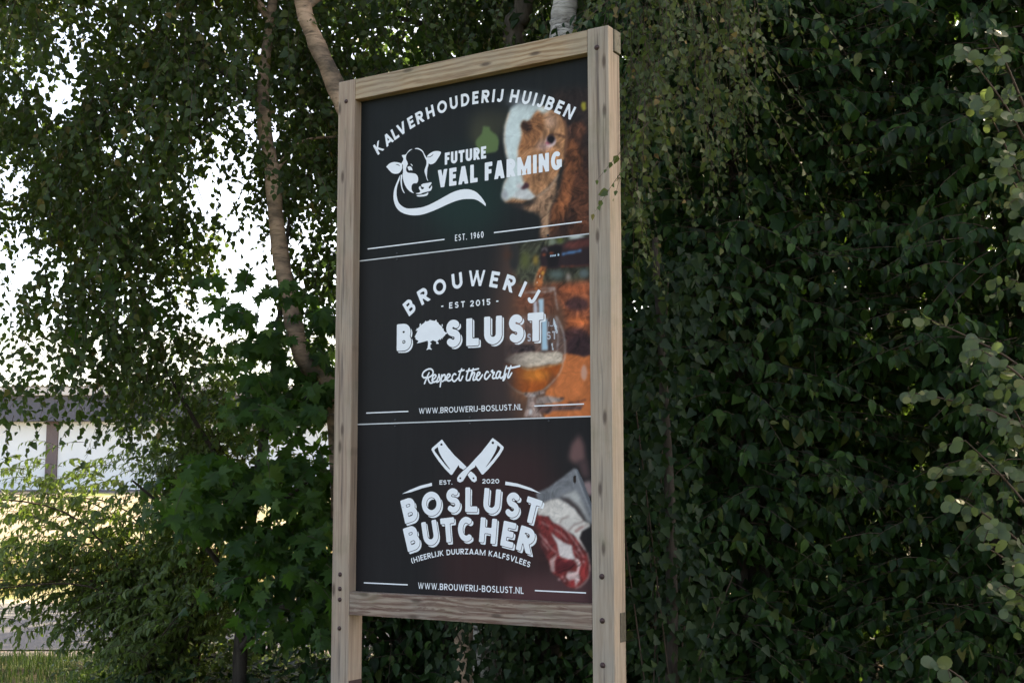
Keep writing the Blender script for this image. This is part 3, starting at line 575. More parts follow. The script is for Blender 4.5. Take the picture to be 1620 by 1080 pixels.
def glyph_paths(ch, w, W):
    """centre lines in a box W wide, 1 high; w = stroke width. Returns list of (points, extend)"""
    h = w / 2; L, R, B, T = h, W - h, h, 1 - h; mx = W / 2
    st = lambda *p: (list(p), 0.0)
    dg = lambda *p: (list(p), w)          # runs past its ends, cut by the box
    bow = lambda y0, y1, x1, a=90: [(L, y1), (x1 - min((y1 - y0) / 2, x1 - L), y1)] + arc(x1 - min((y1 - y0) / 2, x1 - L), (y0 + y1) / 2, min((y1 - y0) / 2, x1 - L), (y1 - y0) / 2, 90, -90) + [(L, y0)]
    m = 0.52
    if ch == 'A': return [dg((h * 1.05, 0), (mx, 1)), dg((W - h * 1.05, 0), (mx, 1)), st((W * .24, .27), (W * .76, .27))]
    if ch == 'B': return [st((L, 0), (L, 1)), (bow(m, T, W - h * 1.25), 0), (bow(B, m, R), 0)]
    if ch == 'C': return [(arc(mx, .5, mx - h, .5 - h, 48, 312, 26), 0)]
    if ch == 'D': return [st((L, 0), (L, 1)), ([(L, T), (W * .42, T)] + arc(W * .42, .5, R - W * .42, T - .5, 90, -90, 18) + [(L, B)], 0)]
    if ch == 'E': return [st((L, 0), (L, 1)), st((L, T), (W, T)), st((L, m), (W * .9, m)), st((L, B), (W, B))]
    if ch == 'F': return [st((L, 0), (L, 1)), st((L, T), (W, T)), st((L, .48), (W * .88, .48))]
    if ch == 'G': return [(arc(mx, .5, mx - h, .5 - h, 50, 320, 26), 0), st((W * .52, .44), (W, .44)), st((R, .48), (R, .14))]
    if ch == 'H': return [st((L, 0), (L, 1)), st((R, 0), (R, 1)), st((L, .5), (R, .5))]
    if ch == 'I': return [st((W / 2, 0), (W / 2, 1))]
    if ch == 'J': return [([(R, 1), (R, .3)] + arc((R + L * .4) / 2, .3, (R - L * .4) / 2, .3 - h, 0, -150, 14), 0)]
    if ch == 'K': return [st((L, 0), (L, 1)), dg((L, .36), (W - h * 1.1, 1)), dg((W * .36, .52), (W - h * .9, 0))]
    if ch == 'L': return [st((L, 0), (L, 1)), st((L, B), (W, B))]
    if ch == 'M': return [st((L, 0), (L, 1)), st((R, 0), (R, 1)), dg((L, 1), (mx, .16)), dg((R, 1), (mx, .16))]
    if ch == 'N': return [st((L, 0), (L, 1)), st((R, 0), (R, 1)), dg((L, 1), (R, 0))]
    if ch in 'O0': return [(arc(mx, .5, mx - h, .5 - h, 0, 360, 40), 0)]
    if ch == 'P': return [st((L, 0), (L, 1)), (bow(.44, T, R), 0)]
    if ch == 'R': return [st((L, 0), (L, 1)), (bow(.46, T, R), 0), dg((W * .45, .46), (W - h * .95, 0))]
    if ch == 'S':
        r1, r2 = (T - .52) / 2, (.52 - B) / 2
        return [(arc(mx, T - r1, mx - h * 1.15, r1, 28, 270, 18) + arc(mx, B + r2, mx - h, r2, 90, -152, 18), 0)]
    if ch == 'T': return [st((mx, 0), (mx, 1)), st((0, T), (W, T))]
    if ch == 'U': return [([(L, 1), (L, mx)] + arc(mx, mx - 0, mx - h, mx - h, 180, 360, 20) + [(R, mx), (R, 1)], 0)]
    if ch == 'V': return [dg((h * 1.05, 1), (mx, 0)), dg((W - h * 1.05, 1), (mx, 0))]
    if ch == 'W': return [dg((h, 1), (W * .29, 0)), dg((W * .29, 0), (mx, .9)), dg((mx, .9), (W * .71, 0)), dg((W - h, 1), (W * .71, 0))]
    if ch == 'Z': return [st((0, T), (W, T)), st((0, B), (W, B)), dg((h * 1.3, 0), (W - h * 1.3, 1))]
    if ch == '1': return [st((W * .6, 0), (W * .6, 1)), st((W * .05, .74), (W * .6, .94))]
    if ch == '2': return [(arc(mx, .68, mx - h, .32 - h, 165, -28, 16) + [(L * 1.1, B)], 0), st((0, B), (W, B))]
    if ch == '5': return [st((L, T), (W * .95, T)), st((L, 1), (L, .5)), ([(L, .56)] + arc(mx * .96, .32, mx - h, .32 - h, 110, -155, 18), 0)]
    if ch == '6': return [(arc(mx, .32, mx - h, .32 - h, 0, 360, 28), 0), ([(L * 1.02, .36)] + arc(W * .86, .36, W * .86 - L, .64 - h, 180, 100, 10), 0)]
    if ch == '9': return [(arc(mx, .68, mx - h, .32 - h, 0, 360, 28), 0), ([(R, .64)] + arc(W * .14, .64, R - W * .14, .64 - h, 0, -80, 10), 0)]
    if ch == '.': return [st((mx, 0), (mx, w * 1.05))]
    if ch == '-': return [st((0, .42), (W, .42))]
    if ch == '(': return [(arc(W * 1.5, .5, W * 1.5 - h, .62, 128, 232, 14), 0)]
    if ch == ')': return [(arc(-W * .5, .5, W * 1.5 - h, .62, 52, -52, 14), 0)]
    return []

WIDTHS = dict(A=.86, B=.68, C=.78, D=.78, E=.56, F=.54, G=.84, H=.76, I=0, J=.46, K=.74, L=.54, M=1.12, N=.80, O=.94, P=.64, R=.70, S=.62, T=.66, U=.74, V=.84, W=1.22, Z=.68)
WIDTHS.update({'0': .66, '1': .36, '2': .56, '5': .56, '6': .58, '9': .58, '.': 0, '-': .4, '(': .36, ')': .36, ' ': .32})
def gwidth(ch, w, cond):
    if ch in 'I.': return w * (1.0 if ch == 'I' else 1.15)
    return max(WIDTHS[ch] * cond + w * .25, w * 2.05) if ch not in '() ' else WIDTHS[ch] * cond

def fill_path(XX, YY, pts, w, extend=0.0):
    M = np.zeros(XX.shape, bool)
    n = len(pts)
    for i in range(n - 1):
        (x0, y0), (x1, y1) = pts[i], pts[i + 1]
        dx, dy = x1 - x0, y1 - y0
        L = math.hypot(dx, dy)
        if L < 1e-9: continue
        dx, dy = dx / L, dy / L
        tt = (XX - x0) * dx + (YY - y0) * dy
        nn = np.abs(-(XX - x0) * dy + (YY - y0) * dx)
        lo = -extend if i == 0 else 0
        hi = L + (extend if i == n - 2 else 0)
        M |= (tt >= lo) & (tt <= hi) & (nn <= w / 2)
        if i: M |= (XX - x0) ** 2 + (YY - y0) ** 2 <= (w / 2) ** 2
    return M

def fill_poly(XX, YY, pts):
    M = np.zeros(XX.shape, bool)
    n = len(pts)
    for i in range(n):
        (x0, y0), (x1, y1) = pts[i], pts[(i + 1) % n]
        if y0 == y1: continue
        c = (YY >= min(y0, y1)) & (YY < max(y0, y1))
        M ^= c & (XX < x0 + (YY - y0) * (x1 - x0) / (y1 - y0))
    return M

def blur(A, r):
    A = A.astype(np.float32)
    r = max(1, int(round(r)))
    for _ in range(2):
        for ax in (0, 1):
            P = np.pad(A, [(r + 1, r) if a == ax else (0, 0) for a in (0, 1)], mode='edge')
            S = np.cumsum(P, axis=ax)
            n = A.shape[ax]
            A = (np.take(S, np.arange(2 * r + 1, 2 * r + 1 + n), ax) - np.take(S, np.arange(0, n), ax)) / (2 * r + 1)
    return A

def contours(A, lv=0.5):
    """closed outlines of A > lv on the integer grid, inside on the left"""
    A = np.pad(A, 1)
    Bn = A > lv
    code = Bn[:-1, :-1] * 1 + Bn[:-1, 1:] * 2 + Bn[1:, 1:] * 4 + Bn[1:, :-1] * 8
    TAB = {1: [(3, 0)], 2: [(0, 1)], 3: [(3, 1)], 4: [(1, 2)], 5: [(3, 2), (1, 0)], 6: [(0, 2)], 7: [(3, 2)], 8: [(2, 3)], 9: [(2, 0)], 10: [(0, 3), (2, 1)], 11: [(2, 1)], 12: [(1, 3)], 13: [(1, 0)], 14: [(0, 3)]}
    nxt, pos = {}, {}
    def pt(y, x, e):
        if e == 0: k = (0, y, x); a, b = A[y, x], A[y, x + 1]; p = (x + (lv - a) / (b - a), y)
        elif e == 2: k = (0, y + 1, x); a, b = A[y + 1, x], A[y + 1, x + 1]; p = (x + (lv - a) / (b - a), y + 1)
        elif e == 3: k = (1, y, x); a, b = A[y, x], A[y + 1, x]; p = (x, y + (lv - a) / (b - a))
        else: k = (1, y, x + 1); a, b = A[y, x + 1], A[y + 1, x + 1]; p = (x + 1, y + (lv - a) / (b - a))
        pos[k] = (p[0] - 1, p[1] - 1)
        return k
    for y, x in zip(*np.nonzero((code > 0) & (code < 15))):
        for e0, e1 in TAB[int(code[y, x])]:
            nxt[pt(y, x, e0)] = pt(y, x, e1)
    loops = []
    while nxt:
        k0, k = next(iter(nxt.items())); del nxt[k0]
        lp = [pos[k0]]
        while k != k0 and k in nxt:
            lp.append(pos[k]); k = nxt.pop(k)
        if len(lp) > 5: loops.append(lp)
    return loops

def simplify(lp, tol):
    P = np.array(lp)
    def rdp(i, j):
        if j <= i + 1: return []
        a, b = P[i], P[j]
        d = b - a; L = math.hypot(*d)
        q = P[i + 1:j] - a
        dist = np.abs(q[:, 0] * d[1] - q[:, 1] * d[0]) / L if L > 1e-9 else np.hypot(q[:, 0], q[:, 1])
        k = int(dist.argmax())
        if dist[k] < tol: return []
        k += i + 1
        return rdp(i, k) + [k] + rdp(k, j)
    h = int(np.hypot(*(P - P[0]).T).argmax())
    idx = [0] + rdp(0, h) + [h]
    P2 = np.vstack([P[h:], P[:1]]); Pk = P; P = P2
    idx2 = rdp(0, len(P2) - 1)
    return [tuple(Pk[i]) for i in idx] + [tuple(P2[i]) for i in idx2]

def outline_mesh(name, loops):
    """loops of (x, z) in metres -> flat filled mesh in the XZ plane facing -Y"""
    cu = bpy.data.curves.new(name, 'CURVE')
    cu.dimensions = '2D'; cu.fill_mode = 'FRONT'
    for lp in loops:
        sp = cu.splines.new('POLY'); sp.points.add(len(lp) - 1)
        sp.points.foreach_set('co', np.array([(x * 100, z * 100, 0, 1) for x, z in lp], np.float32).ravel())
        sp.use_cyclic_u = True
    ob = bpy.data.objects.new('tmp', cu)
    me0 = bpy.data.meshes.new_from_object(ob)
    V = np.zeros(len(me0.vertices) * 3, np.float32); me0.vertices.foreach_get('co', V); V = V.reshape(-1, 3) / 100
    faces = [tuple(p.vertices) for p in me0.polygons]
    me = mesh(name, [(v[0], 0.0, v[1]) for v in V], faces)
    bpy.data.objects.remove(ob); bpy.data.meshes.remove(me0); bpy.data.curves.remove(cu)
    me.update()
    if len(me.polygons) and me.polygons[0].normal.y > 0:
        me.flip_normals()
    return me

GLYPH = {}
def glyph(ch, w, cond, H=110, rnd=2.0, inline=False):
    key = (ch, w, cond, inline)
    if key not in GLYPH:
        W = gwidth(ch, w, cond)
        pad = 12
        yy, xx = np.mgrid[0:H + 2 * pad + 30, 0:int(W * H) + 2 * pad]
        X, Y = (xx - pad + .5) / H, (yy - pad - 15 + .5) / H
        M = np.zeros(X.shape, bool)
        for pts, ext in glyph_paths(ch, w, W): M |= fill_path(X, Y, pts, w * (.78 if ext and ch in 'MNWK' else 1), ext)
        if ch not in '()': M &= (Y >= 0) & (Y <= 1) & (X >= -.02) & (X <= W + .02)
        if inline:
            I = np.zeros(X.shape, bool)
            for pts, ext in glyph_paths(ch, w, W)[:1]:
                I |= fill_path(X + w * .14, Y, pts, w * .10, -w * .8)
            M &= ~I
        A = blur(M, rnd)
        loops = [[((px - pad + .5) / H, (py - pad - 15 + .5) / H) for px, py in simplify(lp, 0.35)] for lp in contours(A)]
        GLYPH[key] = (W, loops)
    return GLYPH[key]

def fit_cond(s, want, w, track):
    """letter proportion that makes s, set at height 1, want wide"""
    lo, hi = .15, 2.2
    for _ in range(30):
        c = (lo + hi) / 2
        tot = sum(gwidth(ch, w, c) if ch != ' ' else WIDTHS[' '] * c for ch in s) + track * (len(s) - 1)
        lo, hi = (c, hi) if tot < want else (lo, c)
    return round(c, 3)

def text_line(s, x0, y0, x1, h, w, track=.16, inline=False):
    """loops (mm) of s on a straight base line from x0 to x1 at y0"""
    cond = fit_cond(s, (x1 - x0) / h, w, track)
    ws = [glyph(c, w, cond, inline=inline)[0] if c != ' ' else WIDTHS[' '] * cond for c in s]
    k = (x1 - x0) / (sum(ws) + track * (len(s) - 1))
    out, x = [], x0
    for c, gw in zip(s, ws):
        if c != ' ':
            for lp in glyph(c, w, cond, inline=inline)[1]:
                out.append([(x + p[0] * k, y0 + p[1] * h) for p in lp])
        x += (gw + track) * k
    return out

def fit_circle(P):
    P = np.array(P, float)
    A = np.c_[2 * P, np.ones(len(P))]
    c = np.linalg.lstsq(A, (P ** 2).sum(1), rcond=None)[0]
    return c[0], c[1], math.sqrt(c[2] + c[0] ** 2 + c[1] ** 2)

def text_arc(s, centres, h, w, cond, wide=1.0, inline=False):
    cx, cy, R = fit_circle(centres)
    out = []
    for c, (px, py) in zip([c for c in s if c != ' '], centres):
        a = math.atan2(px - cx, py - cy)
        W, loops = glyph(c, w, cond, inline=inline)
        bx, by = cx + R * math.sin(a), cy + R * math.cos(a)
        for lp in loops:
            q = []
            for gx, gy in lp:
                u, v = (gx - W / 2) * h * wide, (gy - .5) * h
                q.append((bx + u * math.cos(a) + v * math.sin(a), by - u * math.sin(a) + v * math.cos(a)))
            out.append(q)
    return out

def raster_loops(masker, x0, x1, y0, y1, res, rnd=1.0, tol=.3):
    nx, ny = int((x1 - x0) / res), int((y1 - y0) / res)
    yy, xx = np.mgrid[0:ny, 0:nx]
    X, Y = x0 + (xx + .5) * res, y0 + (yy + .5) * res
    A = blur(masker(X, Y), rnd)
    return [[(x0 + (p[0] + .5) * res, y0 + (p[1] + .5) * res) for p in simplify(lp, tol)] for lp in contours(A)]

def shadowed(loops, dx, dy, gap, res=1.0, speck=0.0):
    """letters with a detached drop shade towards lower right: white letter, dark gap, white shade"""
    P = np.array([p for lp in loops for p in lp])
    x0, y0 = P.min(0) - 20; x1, y1 = P.max(0) + 20
    def masker(X, Y):
        M = np.zeros(X.shape, bool)
        for lp in loops: M ^= fill_poly(X, Y, lp)
        shade = np.zeros(M.shape, bool)
        k = int(max(abs(dx), abs(dy)) / res)
        for i in range(1, k + 1):
            shade |= np.roll(np.roll(M, int(round(dx * i / k / res)), 1), int(round(dy * i / k / res)), 0)
        g = blur(M, max(1, gap / res * .75)) > .08
        out = M | (shade & ~g)
        if speck:
            r = np.random.default_rng(3).random(M.shape)
            out &= ~(blur(r > .985, 1.6) > speck)
        return out
    return raster_loops(masker, x0, x1, y0, y1, res, 1.0, .35)

# ------------------------------------------------------------------ the sign
SW, WI = 0.0972, 1.22                    # post width, clear width between posts
ZB, ZT = CAM_Z - 0.4533, CAM_Z + 1.7826  # lower and upper edge of the printed panels
DP, DI = 0.0985, 0.0482                  # post depth, set-back of the panels
ZTOP = ZT + 0.0985
SEAM1, SEAM2 = 1488.0, 741.0             # panel joints, mm above ZB
W_ALL = 2 * SW + WI
sign = empty('sign_board', (-0.8049, 5.8652, 0.0), -0.5563)
tag(sign, 'tall timber framed sign with three dark printed panels standing before the trees', 'sign')

pale, tan_, dark_ = (0.41, 0.31, 0.228), (0.32, 0.21, 0.142), (0.16, 0.098, 0.065)
m_postw = [wood('post_wood_a', 2, pale, (0.32, 0.22, 0.16), dark_, 0, 1.3, True), wood('post_wood_b', 2, (0.39, 0.315, 0.245), (0.32, 0.24, 0.175), (0.18, 0.122, 0.085), 0, 4.1, True)]
m_rail_t = wood('top_rail_wood', 0, (0.43, 0.315, 0.2), (0.33, 0.21, 0.12), (0.2, 0.11, 0.055), 0.45, 2.2)
m_rail_b = wood('bottom_rail_wood', 0, (0.33, 0.25, 0.19), (0.235, 0.145, 0.105), (0.115, 0.055, 0.04), 0.5, 5.7, False, 0.65)
m_rear = wood('rear_rail_wood', 0, (0.19, 0.165, 0.12), (0.13, 0.11, 0.075), (0.07, 0.055, 0.04), 0, 8.0)
m_bolt = flat('rusty_bolt', (0.075, 0.045, 0.042), 0.65, 0.4, 0.5, vary=0.4, scale=200)
m_plate = flat('dull_metal_plate', (0.075, 0.066, 0.05), 0.6, 0.4, 0.3, vary=0.35, scale=60)
m_shoe = flat('dark_brown_plate', (0.055, 0.032, 0.03), 0.7, 0.3)

def post_mesh(name):
    prof = [(0, -0.5), (0, ZTOP), (0.0455, ZTOP), (0.0455, ZT - 0.003), (DP, ZT - 0.003), (DP, -0.5)]
    bm = bmesh.new()
    rows = [[bm.verts.new((x, y, z)) for y, z in prof] for x in (0, SW)]
    bm.faces.new(rows[0]); bm.faces.new(rows[1][::-1])
    for i in range(len(prof)):
        j = (i + 1) % len(prof)
        bm.faces.new((rows[0][j], rows[0][i], rows[1][i], rows[1][j]))
    bmesh.ops.recalc_face_normals(bm, faces=list(bm.faces))
    bmesh.ops.bevel(bm, geom=list(bm.edges), offset=0.004, segments=2, profile=0.6, affect='EDGES')
    me = bpy.data.meshes.new(name); bm.to_mesh(me); bm.free()
    return me

def bolt_mesh(r=0.009):
    V, F = [], []
    n = 10
    rings = [(1.25, 0.0), (1.25, 0.0022), (1.0, 0.0028), (0.85, 0.0065), (0.45, 0.009)]
    for k, (s, y) in enumerate(rings):
        for i in range(n):
            a = 2 * math.pi * i / n
            V.append((r * s * math.cos(a), -y, r * s * math.sin(a)))
        if k:
            for i in range(n):
                F.append(((k - 1) * n + i, (k - 1) * n + (i + 1) % n, k * n + (i + 1) % n, k * n + i))
    F.append([(len(rings) - 1) * n + i for i in range(n)])
    return mesh('bolt', V, F, True)
me_bolt = bolt_mesh()

posts = []
for k, x in enumerate((0.0, SW + WI)):
    me = post_mesh('post'); p = link('post', me, m_postw[k], sign)
    p.location = (x, 0, 0)
    posts.append(p)
def bolt(p, x, z, s=1.0):
    b = link('bolt', me_bolt, m_bolt, p); b.location = (x, -0.0004, z); b.scale = (s, s, s)
for z in (3.232, ZB + 0.075, ZB + 0.012, ZB - 0.035, ZB - 0.16): bolt(posts[0], 0.047, z, 0.9)
for z in (3.245, ZB + 0.11, ZB - 0.06, ZB - 0.23): bolt(posts[1], 0.045, z, 1.0)
pl = box('metal_plate', SW, SW + 0.0025, DP - 0.05, DP - 0.004, ZB - 0.145, ZB - 0.032, m_plate, posts[1], 0.0006)
box('metal_plate', SW, SW + 0.003, 0.006, DP - 0.004, 0.28, 0.612, m_shoe, posts[0], 0.0006)

g = 0.0016
box('top_rail', SW + g, SW + WI - g, 0.0015, 0.0455, ZT, ZTOP - 0.002, m_rail_t, sign, 0.003)
box('rear_rail', -0.003, W_ALL + 0.006, 0.047, DP + 0.003, ZT + 0.001, ZTOP - 0.004, m_rear, sign, 0.003)
box('bottom_rail', SW + g, SW + WI - g, 0.0015, 0.0455, ZB - 0.0994, ZB, m_rail_b, sign, 0.003)
box('rear_rail', SW + g, SW + WI - g, 0.056, DP - 0.004, ZB - 0.09, ZB - 0.004, m_rear, sign, 0.003)

# --- print: colours painted on a fine grid of each panel
def fbm(shape, seed, base=6, octaves=5):
    r = np.random.default_rng(seed); A = np.zeros(shape, np.float32); amp = 1.0; tot = 0
    for o in range(octaves):
        n = base * 2 ** o
        g0 = r.random((n + 2, n + 2)).astype(np.float32)
        yy = np.linspace(0, n, shape[0]); xx = np.linspace(0, n, shape[1])
        iy, ix = yy.astype(int), xx.astype(int); fy, fx = (yy - iy)[:, None], (xx - ix)[None]
        fy, fx = fy * fy * (3 - 2 * fy), fx * fx * (3 - 2 * fx)
        A += amp * ((g0[iy][:, ix] * (1 - fx) + g0[iy][:, ix + 1] * fx) * (1 - fy) + (g0[iy + 1][:, ix] * (1 - fx) + g0[iy + 1][:, ix + 1] * fx) * fy)
        tot += amp; amp *= 0.62
    return A / tot - 0.5

def paint(n, X, Y, res):
    base = {1: (25, 28, 28), 2: (32, 31, 31), 3: (30, 28, 29)}[n]
    C = np.zeros(X.shape + (3,), np.float32) + np.array(base, np.float32)
    C *= (1 + 0.1 * fbm(X.shape, 90 + n, 4, 3))[..., None]
    def warped(seed, base, amp):                      # streaky, bent noise without a grid look
        A = fbm(X.shape, seed, base, 4); w1 = fbm(X.shape, seed + 1, 7, 3); w2 = fbm(X.shape, seed + 2, 7, 3)
        iy, ix = np.mgrid[0:X.shape[0], 0:X.shape[1]]
        return A[np.clip((iy * .45 + ix * .35 + w1 * amp * 60).astype(int) % X.shape[0], 0, None), np.clip((ix * 1.3 - iy * .5 + w2 * amp * 60).astype(int) % X.shape[1], 0, None)]
    fur = warped(11 + n, 40, 1.0) * 3.2
    coarse = warped(50 + n, 14, 1.5) * 2.6
    for op in PICTURES[n]:
        if op[0] == 'f':
            _, col, bl, nz, pts = op
            al = blur(fill_poly(X, Y, pts), bl / res * .75) if bl / res * .75 >= .6 else fill_poly(X, Y, pts).astype(np.float32)
        else:
            _, col, w, bl, pts = op
            nz = 0
            q = smooth_path(pts, 5)
            al = fill_path(X, Y, q, max(w, res * 1.3))
            al = blur(al, 1) * .8
        cc = np.array(col, np.float32) * (1 + nz * (fur * .8 + coarse * .7))[..., None] if nz else np.array(col, np.float32)
        C = C * (1 - al[..., None]) + cc * al[..., None]
    C = np.clip(C, 0, 255) / 255
    return np.where(C <= .04045, C / 12.92, ((C + .055) / 1.055) ** 2.4)

def smooth_path(pts, n=6):
    P = [np.array(p, float) for p in pts]
    if len(P) < 3: return [tuple(p) for p in P]
    Q = [2 * P[0] - P[1]] + P + [2 * P[-1] - P[-2]]
    out = []
    for i in range(1, len(Q) - 2):
        for k in range(n):
            t = k / n
            out.append(tuple(0.5 * (2 * Q[i] + (Q[i + 1] - Q[i - 1]) * t + (2 * Q[i - 1] - 5 * Q[i] + 4 * Q[i + 1] - Q[i + 2]) * t * t + (3 * Q[i] - Q[i - 1] - 3 * Q[i + 1] + Q[i + 2]) * t ** 3)))
    out.append(tuple(P[-1]))
    return out

t = NT('printed_panel')
at = t.n('ShaderNodeAttribute', _attribute_name='print')
dust = t.noise(t.coord(), 5, 5, 0.6)
streak = t.noise(t.coord(scale=(26, 1, 1.1)), 1.4, 5, 0.65)
cc = t.mix(t.math('MULTIPLY', t.math('MULTIPLY', dust, streak), 0.05), at.outputs['Color'], (0.35, 0.35, 0.33))
m_print = t.set(cc, 0.5, 0.08)
t.l(t.ramp(dust, [(0.3, (0.45, 0.45, 0.45)), (0.7, (0.65, 0.65, 0.65))]), t.bsdf.inputs['Roughness'])
m_white = flat('white_print', (0.78, 0.79, 0.80), 0.5, 0.35, vary=0.03, scale=20)
m_grey = flat('grey_print', (0.38, 0.37, 0.39), 0.5, 0.3, vary=0.2, scale=90)
m_seam = flat('pale_panel_edge', (0.55, 0.56, 0.56), 0.5, 0.3, vary=0.05)
m_screw = flat('panel_screw', (0.03, 0.03, 0.032), 0.4, 0.5, 0.4)

def panel_mesh(n, y0, y1):
    res = 3.3
    xs = np.linspace(0.4, 1219.6, 371); ys = np.linspace(y0, y1, int((y1 - y0) / res))
    X, Y = np.meshgrid(xs, ys)
    C = paint(n, X, Y, res)
    nx, ny = len(xs), len(ys)
    V = np.stack([SW + X / 1000, np.full(X.shape, DI), ZB + Y / 1000], -1).reshape(-1, 3)
    ii = np.arange((nx - 1) * (ny - 1)); r_, c_ = ii // (nx - 1), ii % (nx - 1)
    F = np.stack([r_ * nx + c_, r_ * nx + c_ + 1, (r_ + 1) * nx + c_ + 1, (r_ + 1) * nx + c_], 1)
    k = len(V)
    back = [(SW + x / 1000, DI + 0.006, ZB + y / 1000) for x, y in ((xs[0], y0), (xs[-1], y0), (xs[-1], y1), (xs[0], y1))]
    V = np.vstack([V, back])
    c0, c1, c2, c3 = 0, nx - 1, nx * ny - 1, nx * (ny - 1)
    F = np.vstack([F, [(k + 1, k, k + 3, k + 2), (c0, k, k + 1, c1), (c1, k + 1, k + 2, c2), (c2, k + 2, k + 3, c3), (c3, k + 3, k, c0)]])
    me = np_mesh('printed_panel', V, F)
    a = me.color_attributes.new('print', 'FLOAT_COLOR', 'POINT')
    col = np.ones((len(V), 4), np.float32); col[:, :3] = .02; col[:k, :3] = C.reshape(-1, 3)
    a.data.foreach_set('color', col.ravel())
    return me

pan = {}
for n, (y0, y1) in {1: (SEAM1 + 2.5, (ZT - ZB) * 1000 - .5), 2: (SEAM2 + 2.5, SEAM1 - 2.5), 3: (0.5, SEAM2 - 2.5)}.items():
    pan[n] = link('printed_panel', panel_mesh(n, y0, y1), m_print, sign)
pan[1]['label'] = 'top panel with a brown and white calf and cow head logo'
pan[2]['label'] = 'middle panel with beer poured into a glass'
pan[3]['label'] = 'bottom panel with raw meat and crossed cleavers'
for s in (SEAM1, SEAM2):
    box('panel_joint', SW + .0006, SW + WI - .0006, DI - 0.0012, DI + 0.004, ZB + s / 1000 - 0.0026, ZB + s / 1000 + 0.0026, m_seam, sign)

LY = DI - 0.0005
def print_on(n, name, loops, mat=m_white, dy=0.0):
    me = outline_mesh(name, [[(SW + x / 1000, ZB + y / 1000) for x, y in lp] for lp in loops])
    o = link(name, me, mat, pan[n]); o.location = (0, LY - dy, 0)
    return o
def rect(a, b, th):
    return [[(a[0], a[1] - th / 2), (b[0], b[1] - th / 2), (b[0], b[1] + th / 2), (a[0], a[1] + th / 2)]]

# panel 1
print_on(1, 'lettering', text_arc('KALVERHOUDERIJ HUIJBEN', ART['kalver'], 57, .215, .98, .94, inline=True))
print_on(1, 'lettering', text_line('FUTURE', 474, 1873.5, 692, 54.5, .235, track=.12))
print_on(1, 'lettering', text_line('VEAL FARMING', 436, 1774.5, 1069, 80, .235, track=.12))
print_on(1, 'lettering', text_line('EST. 1960', 530, 1526, 679, 28, .135, track=.24))
for k, n in (('r1a', 1), ('r1b', 1), ('r2a', 2), ('r2b', 2), ('r3a', 3), ('r3b', 3)):
    a, b = ART[k]; y = (a[1] + b[1]) / 2
    print_on(n, 'ruled_line', rect((a[0], y), (b[0], y), 5.0))
def cow_mask(X, Y):
    M = np.zeros(X.shape, bool)
    for p in ART['cow']: M |= fill_poly(X, Y, smooth_path(p + p[:1], 4)[:-1])
    for p in ART['cow_cut']: M &= ~fill_poly(X, Y, p)
    return M
print_on(1, 'cow_head_logo', raster_loops(cow_mask, 130, 690, 1640, 1990, .8, 1, .4))
# panel 2
print_on(2, 'lettering', text_arc('BROUWERIJ', ART['brouwerij'], 69, .215, 1.0, 1.0))
print_on(2, 'lettering', text_line('EST', 500, 1231, 583, 27, .2, track=.45))
print_on(2, 'lettering', text_line('2015', 610, 1231, 714, 27, .2, track=.38))
for x in (458, 743): print_on(2, 'printed_dash', rect((x, 1244), (x + 11.5, 1244), 5.5))
bos = []
for c, x0, x1 in (('B', 217, 297), ('S', 483, 561), ('L', 590, 655), ('U', 682, 773), ('S', 805, 880), ('T', 900, 978)):
    bos += text_line(c, x0, 1061, x1, 120, .26)
print_on(2, 'lettering', shadowed(bos, 10, -9, 3.2, .9))
def tree_mask(X, Y):
    M = fill_poly(X, Y, ART['tree'][0])
    r = np.random.default_rng(5)
    for x, y in ART['tree'][0][3:20]:
        for _ in range(3): M |= (X - x - r.normal(0, 3)) ** 2 + (Y - y - r.normal(0, 3)) ** 2 < r.uniform(1.5, 4) ** 2
    return M
print_on(2, 'tree_logo', raster_loops(tree_mask, 300, 500, 1040, 1205, .7, 1, .4))
def script_mask(X, Y):
    M = np.zeros(X.shape, bool)
    for i, p in enumerate(ART['script']):
        q = smooth_path([(x, y) for x, y in p], 6)
        M |= fill_path(X, Y, q, 7.4 if i < len(ART['script']) - 1 else 8.6)
        for e in (q[0], q[-1]): M |= (X - e[0]) ** 2 + (Y - e[1]) ** 2 < 3.2 ** 2
    return M
print_on(2, 'lettering', raster_loops(script_mask, 345, 870, 880, 1010, .55, 1, .4))
print_on(2, 'lettering', text_line('WWW.BROUWERIJ-BOSLUST.NL', 341, 778, 872, 25, .15, track=.17))
for word, x0, y0, x1, h in (('SL', 897, 1062, 938, 34), ('ST', 990, 1064, 1040, 34), ('IJ', 1000, 1118, 1026, 20)):
    print_on(2, 'lettering', text_line(word, x0, y0, x1, h, .2), m_grey, -0.0002)
# panel 3
def cleaver_mask(X, Y):
    M = np.zeros(X.shape, bool)
    a, b, c = ART['cleaver']
    M |= fill_poly(X, Y, a) | fill_poly(X, Y, b)
    R = fill_poly(X, Y, c)
    M &= ~(blur(R, 2.5) > .05)
    M |= R
    for p in ART['cleaver_cut']: M &= ~fill_poly(X, Y, smooth_path(p + p[:1], 3)[:-1])
    r = np.random.default_rng(8).random(X.shape)
    return M & ~(blur(r > .992, 1.5) > .075)
print_on(3, 'cleaver_logo', raster_loops(cleaver_mask, 395, 795, 470, 680, .9, 1, .4))
print_on(3, 'lettering', text_line('EST.', 453, 470, 520, 19, .2, track=.2))
print_on(3, 'lettering', text_line('2020', 673, 474, 758, 19, .2, track=.2))
for p in ART['sweep']: print_on(3, 'sweep_line', [p])
print_on(3, 'lettering', shadowed(text_arc('BOSLUST', ART['boslust3'], 104, .235, .99, 1.0), 9, -9, 3, .9, .085))
